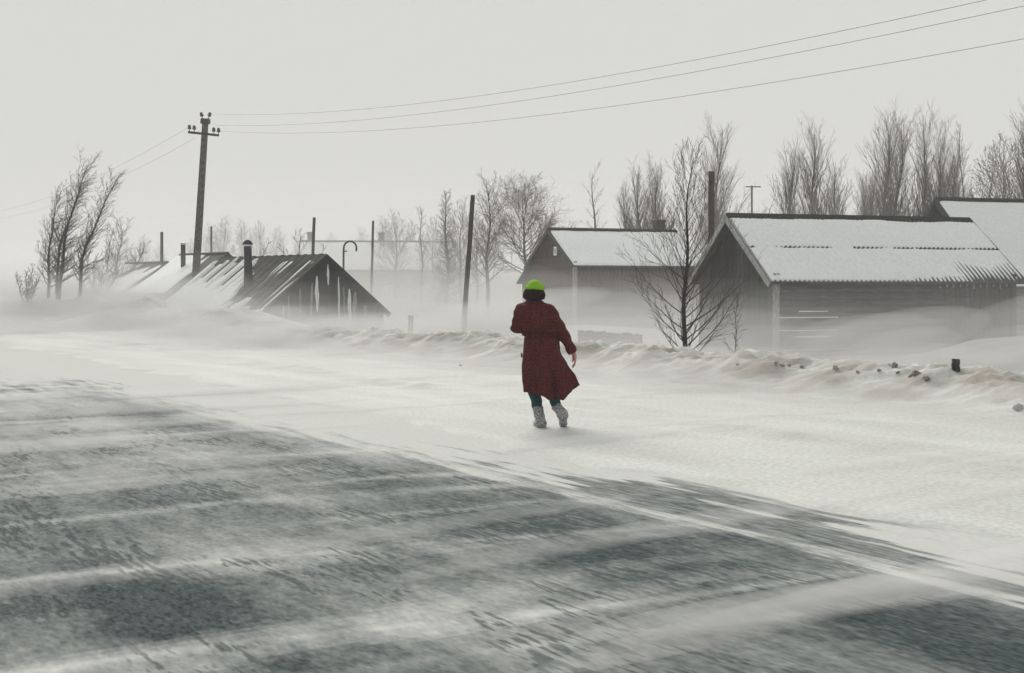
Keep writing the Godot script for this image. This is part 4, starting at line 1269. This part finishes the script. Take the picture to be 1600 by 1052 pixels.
	tree_copy(pa, 1305, 91.0, 256.0, 2.6, "shortest poplar, on the right side of the clump over the log house roof")
	var pb := tree("poplar", 129, 1386, 86.0, pop.merged({"top": 170.0, "h": 12.6, "stems": [[0.0, -0.01, 1.0], [0.035, 0.03, 0.96]]}, true), "tall poplar with two close trunks over the right half of the log house roof", g)
	tree_copy(pb, 1362, 89.0, 262.0, 2.2, "lower poplar leaning left beside the poplar with two close trunks")
	var pc := tree("poplar", 130, 1446, 84.0, pop.merged({"top": 174.0, "h": 11.8, "low_len": 0.38, "stems": [[0.0, 0.0, 1.0], [0.05, 0.03, 0.95], [0.09, 0.09, 0.8]]}, true), "broad poplar with several trunks behind the dark green gable", g)
	tree_copy(pc, 1492, 90.0, 212.0, 1.9, "lower broad poplar just right of the dark green gable")
	tree("slim_tree", 131, 1504, 92.0, slim.merged({"top": 210.0, "h": 11.0, "low_len": 0.1, "count": 24}, true), "slim thin tree standing alone over the snowy roof at the right", g)
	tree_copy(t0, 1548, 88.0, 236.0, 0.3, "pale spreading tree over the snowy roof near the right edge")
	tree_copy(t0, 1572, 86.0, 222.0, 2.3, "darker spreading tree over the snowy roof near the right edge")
	tree_copy(pb, 1606, 80.0, 158.0, 0.9, "tall poplar cut off by the right edge of the picture")
	q = bush.duplicate(); q.h = 2.4; q.tip = 0.01; q.wind = 0.0
	tree("bare_bush", 132, 458, 66.0, q.merged({"top": 366.0, "h": 3.9, "count": 8}, true), "bare twiggy bush over the roof ridge of the dark barn", "", "bush")
	tree("bare_bush", 133, 1186, 80.0, q.merged({"top": 310.0, "h": 6.3, "count": 10}, true), "bare bush tops showing over the left part of the log house roof", "", "bush")

func make_small() -> void:
	rng.seed = 77
	# clods on the bank
	var spots := [[1213, 571, 0.05], [1222, 571, 0.06], [1233, 570, 0.045], [1253, 573, 0.05], [1306, 575, 0.08], [1373, 578, 0.045], [1397, 574, 0.09], [1404, 585, 0.05], [1432, 584, 0.11], [1447, 594, 0.075], [1424, 588, 0.06], [1340, 582, 0.04], [1152, 569, 0.04], [1592, 641, 0.10], [720, 570, 0.05], [112, 494, 0.16]]
	var where := ["leftmost clod above the log house corner", "small dark clod second on the bank crest", "small clod third on the bank crest", "small clod below the corner of the log house", "dark clod alone in the middle of the bank crest", "small clod left of the taller one on the bank", "upright dark clod under the middle of the log wall", "small clod on the bank face below the upright one", "largest clod on the bank, left of the short post", "dark clod close below the largest one", "clod touching the left side of the largest one", "tiny clod halfway along the right bank", "tiny clod on the bank below the thin sapling", "dirty lump on the bank at the right edge", "tiny clod on the bank left of the walking person", "brownish lump on the far left bank"]
	for k in spots.size():
		var at := ground_hit(spots[k][0], spots[k][1] + 2.0)
		var r: float = spots[k][2] * 0.62
		var g := Geo.new()
		snet(Vector3.ONE * -r * 1.6, Vector3.ONE * r * 1.6, r * 0.28, func(p: Vector3): return Vector3(p.x, p.y * 1.35, p.z).length() - r * 0.9 + 1.0 * r * nz2.get_noise_3d(p.x / r * 30.0 + k * 50, p.y / r * 30.0, p.z / r * 30.0), g)
		var o := put("snow_clod", g.mesh(), mats.dirt, self, Transform3D(Basis(Vector3.UP, k), at + Vector3(0, r * 0.12, 0)))
		tag(o, "lump of frozen dirty snow: " + where[k], "clod", "clods on the snow bank")
	# short post and log behind the bank, on the right
	var p0 := ground_hit(1493, 584)
	var d := -p0.z + 0.1
	var b0 := W(1493, 588, d)
	b0.y = minf(b0.y, ground_y(b0.x, b0.z) + 0.1)
	post("stump_post", on_ground(b0), W(1494, 561, d), 0.056, 0.052, "wood_grey", "short thick wooden stub behind the bank on the right", "post")
	var la := W(1486, 589, d + 0.3)
	var lb := W(1640, 598, d - 0.4)
	var lm := (la + lb) / 2
	var o2 := thing("fallen_log", Vector3(lm.x, minf(la.y, lb.y) - 0.08, lm.z), "long dark log lying behind the bank beside the short wooden stub", "log")
	put("bark", tube_mesh([la - o2.position, lm - o2.position + Vector3(0, 0.015, 0), lb - o2.position], [0.06, 0.07, 0.065], 8), mats.wood_grey_b, o2)
	var sn := Geo.new()
	sn.tube(PackedVector3Array([la - o2.position + Vector3(0, 0.055, 0), lm - o2.position + Vector3(0, 0.07, 0), lb - o2.position + Vector3(0, 0.06, 0)]), PackedFloat32Array([0.03, 0.045, 0.03]), 6, true)
	put("snow_cap", sn.mesh(), mats.snow, o2)
	# snow plastered fence post left of the person
	post("fence_post", on_ground(W(641, 530, 33.0)), W(642, 492, 33.0), 0.075, 0.07, "snow", "pale snow plastered fence post standing alone left of the person", "post")
	# low board fence before the reddish house
	var fa := on_ground(W(903, 500, 44.0))
	var fb := on_ground(W(1004, 500, 42.0))
	var f := thing("board_fence", (fa + fb) / 2, "low pale reddish board fence sunk in snow between the person and the young tree", "fence")
	for k in 20:
		var t := (k + 0.5) / 20.0
		var q := fa.lerp(fb, t) - f.position
		var hh := 0.62 + rng.randf_range(-0.03, 0.03)
		put("board", rough_box(0.10, hh + 0.2, 0.02, 0.006), mats["fence_wood"], f, Transform3D(Basis(Vector3.UP, 0.1), q + Vector3(0, hh / 2 - 0.1, 0)))
	for y in [0.2, 0.45]:
		put("rail", tube_mesh([fa - f.position + Vector3(0, y, -0.05), fb - f.position + Vector3(0, y, -0.05)], [0.035, 0.035], 4), mats.fence_wood, f)

func mist_bank(at: Vector3, size: Vector3, density: float, turn := 0.0) -> void:      # thins out upwards and to the sides
	for k in 6:
		var f: float = [0.4, 0.6, 0.8, 1.0, 1.25, 1.55][k]
		var sc := Vector3(lerpf(1.0, f, 0.35), f, lerpf(1.0, f, 0.5))
		snow_mist(at + Vector3(rng.randf_range(-0.10, 0.10) * size.x, rng.randf_range(-0.03, 0.03) * size.y, rng.randf_range(-0.12, 0.12) * size.z), size * sc, density * [0.3, 0.25, 0.19, 0.13, 0.08, 0.05][k], turn + rng.randf_range(-0.12, 0.12), RenderingServer.FOG_VOLUME_SHAPE_ELLIPSOID, rng.randf_range(-0.05, 0.09))

func make_mist() -> void:
	rng.seed = 55
	var wind := atan2(-N.z, N.x)     # the wind blows across the road, towards the houses
	# thin layers hugging the ground behind the bank and far out
	mist_bank(Vector3(2, -0.4, -50), Vector3(120, 3.2, 44), 0.036)
	mist_bank(Vector3(-14, 0.0, -92), Vector3(90, 12.0, 34), 0.040)
	mist_bank(Vector3(10, 0.0, -125), Vector3(260, 16.0, 50), 0.016)
	# before the log house, the board fence and the reddish house
	mist_bank(Vector3(12.0, -0.6, -33.5), Vector3(17, 3.8, 6), 0.11, 0.25)
	mist_bank(Vector3(5.0, -0.5, -33.0), Vector3(12, 3.0, 6), 0.2, 0.25)
	mist_bank(Vector3(3.0, -0.5, -50.0), Vector3(18, 4.6, 8), 0.11, 0.2)
	# the open gap in the middle
	mist_bank(Vector3(-5.0, -0.5, -50.0), Vector3(16, 4.4, 12), 0.2)
	mist_bank(Vector3(-7.0, -0.5, -72.0), Vector3(34, 7.0, 14), 0.09)
	# the dark barn, the sheds and the windswept trees
	mist_bank(Vector3(-8.2, -0.6, -40.5), Vector3(13, 2.7, 3.2), 0.42, -0.35)
	mist_bank(Vector3(-13.0, -0.2, -45.5), Vector3(14, 2.8, 3.6), 0.3, -0.5)
	mist_bank(Vector3(-18.5, 0.0, -53.0), Vector3(18, 3.6, 5.0), 0.22, -0.4)
	mist_bank(Vector3(-27.0, 0.0, -62.0), Vector3(26, 5.4, 10.0), 0.2, -0.3)
	mist_bank(SU(44.0, 13.5, 0.1), Vector3(26, 2.4, 3.0), 0.2, wind + 1.57)
	mist_bank(SU(58.0, 14.0, 0.2), Vector3(30, 3.6, 4.0), 0.16, wind + 1.57)
	# wisps torn off the bank
	for k in 26:
		var s0 := rng.randf_range(12.0, 50.0)
		var q := SU(s0, rng.randf_range(12.5, 22.0))
		var s := Vector3(rng.randf_range(3.0, 6.0), rng.randf_range(0.3, 0.8), rng.randf_range(0.8, 2.0))
		snow_mist(Vector3(q.x, ground_y(q.x, q.z) + s.y * 0.2, q.z), s, rng.randf_range(0.08, 0.2), wind + rng.randf_range(-0.2, 0.2))
	# gusts before the walls
	for k in 64:
		var x := rng.randf_range(-22.0, 17.0)
		var z := rng.randf_range(-38.0, -27.0) - maxf(0.0, -x) * 0.75
		var s := Vector3(rng.randf_range(2.0, 6.0), rng.randf_range(0.4, 1.5), rng.randf_range(0.8, 2.5))
		snow_mist(Vector3(x, ground_y(x, z) + rng.randf_range(0.0, 1.0 if x > -2.5 else 0.2), z), s, rng.randf_range(0.06, 0.24), rng.randf_range(-0.1, 0.4), RenderingServer.FOG_VOLUME_SHAPE_ELLIPSOID, rng.randf_range(-0.05, 0.18))
	# snow snakes across the road
	for k in 28:
		var q := SU(rng.randf_range(4.2, 20.0), rng.randf_range(0.5, 12.0))
		snow_mist(q + Vector3(0, 0.03, 0), Vector3(rng.randf_range(3.0, 7.0), rng.randf_range(0.10, 0.21), rng.randf_range(0.14, 0.5)), rng.randf_range(0.6, 1.25), wind + rng.randf_range(-0.12, 0.16))
	# snow smoking off the near side of the bank
	for k in 9:
		var q2 := SU(8.0 + k * 4.5, 12.6 + rng.randf_range(-0.3, 0.6))
		snow_mist(Vector3(q2.x, ground_y(q2.x, q2.z), q2.z), Vector3(rng.randf_range(5.0, 8.0), rng.randf_range(0.6, 1.1), 1.8), rng.randf_range(0.08, 0.18), wind + 1.57 + rng.randf_range(-0.15, 0.15))
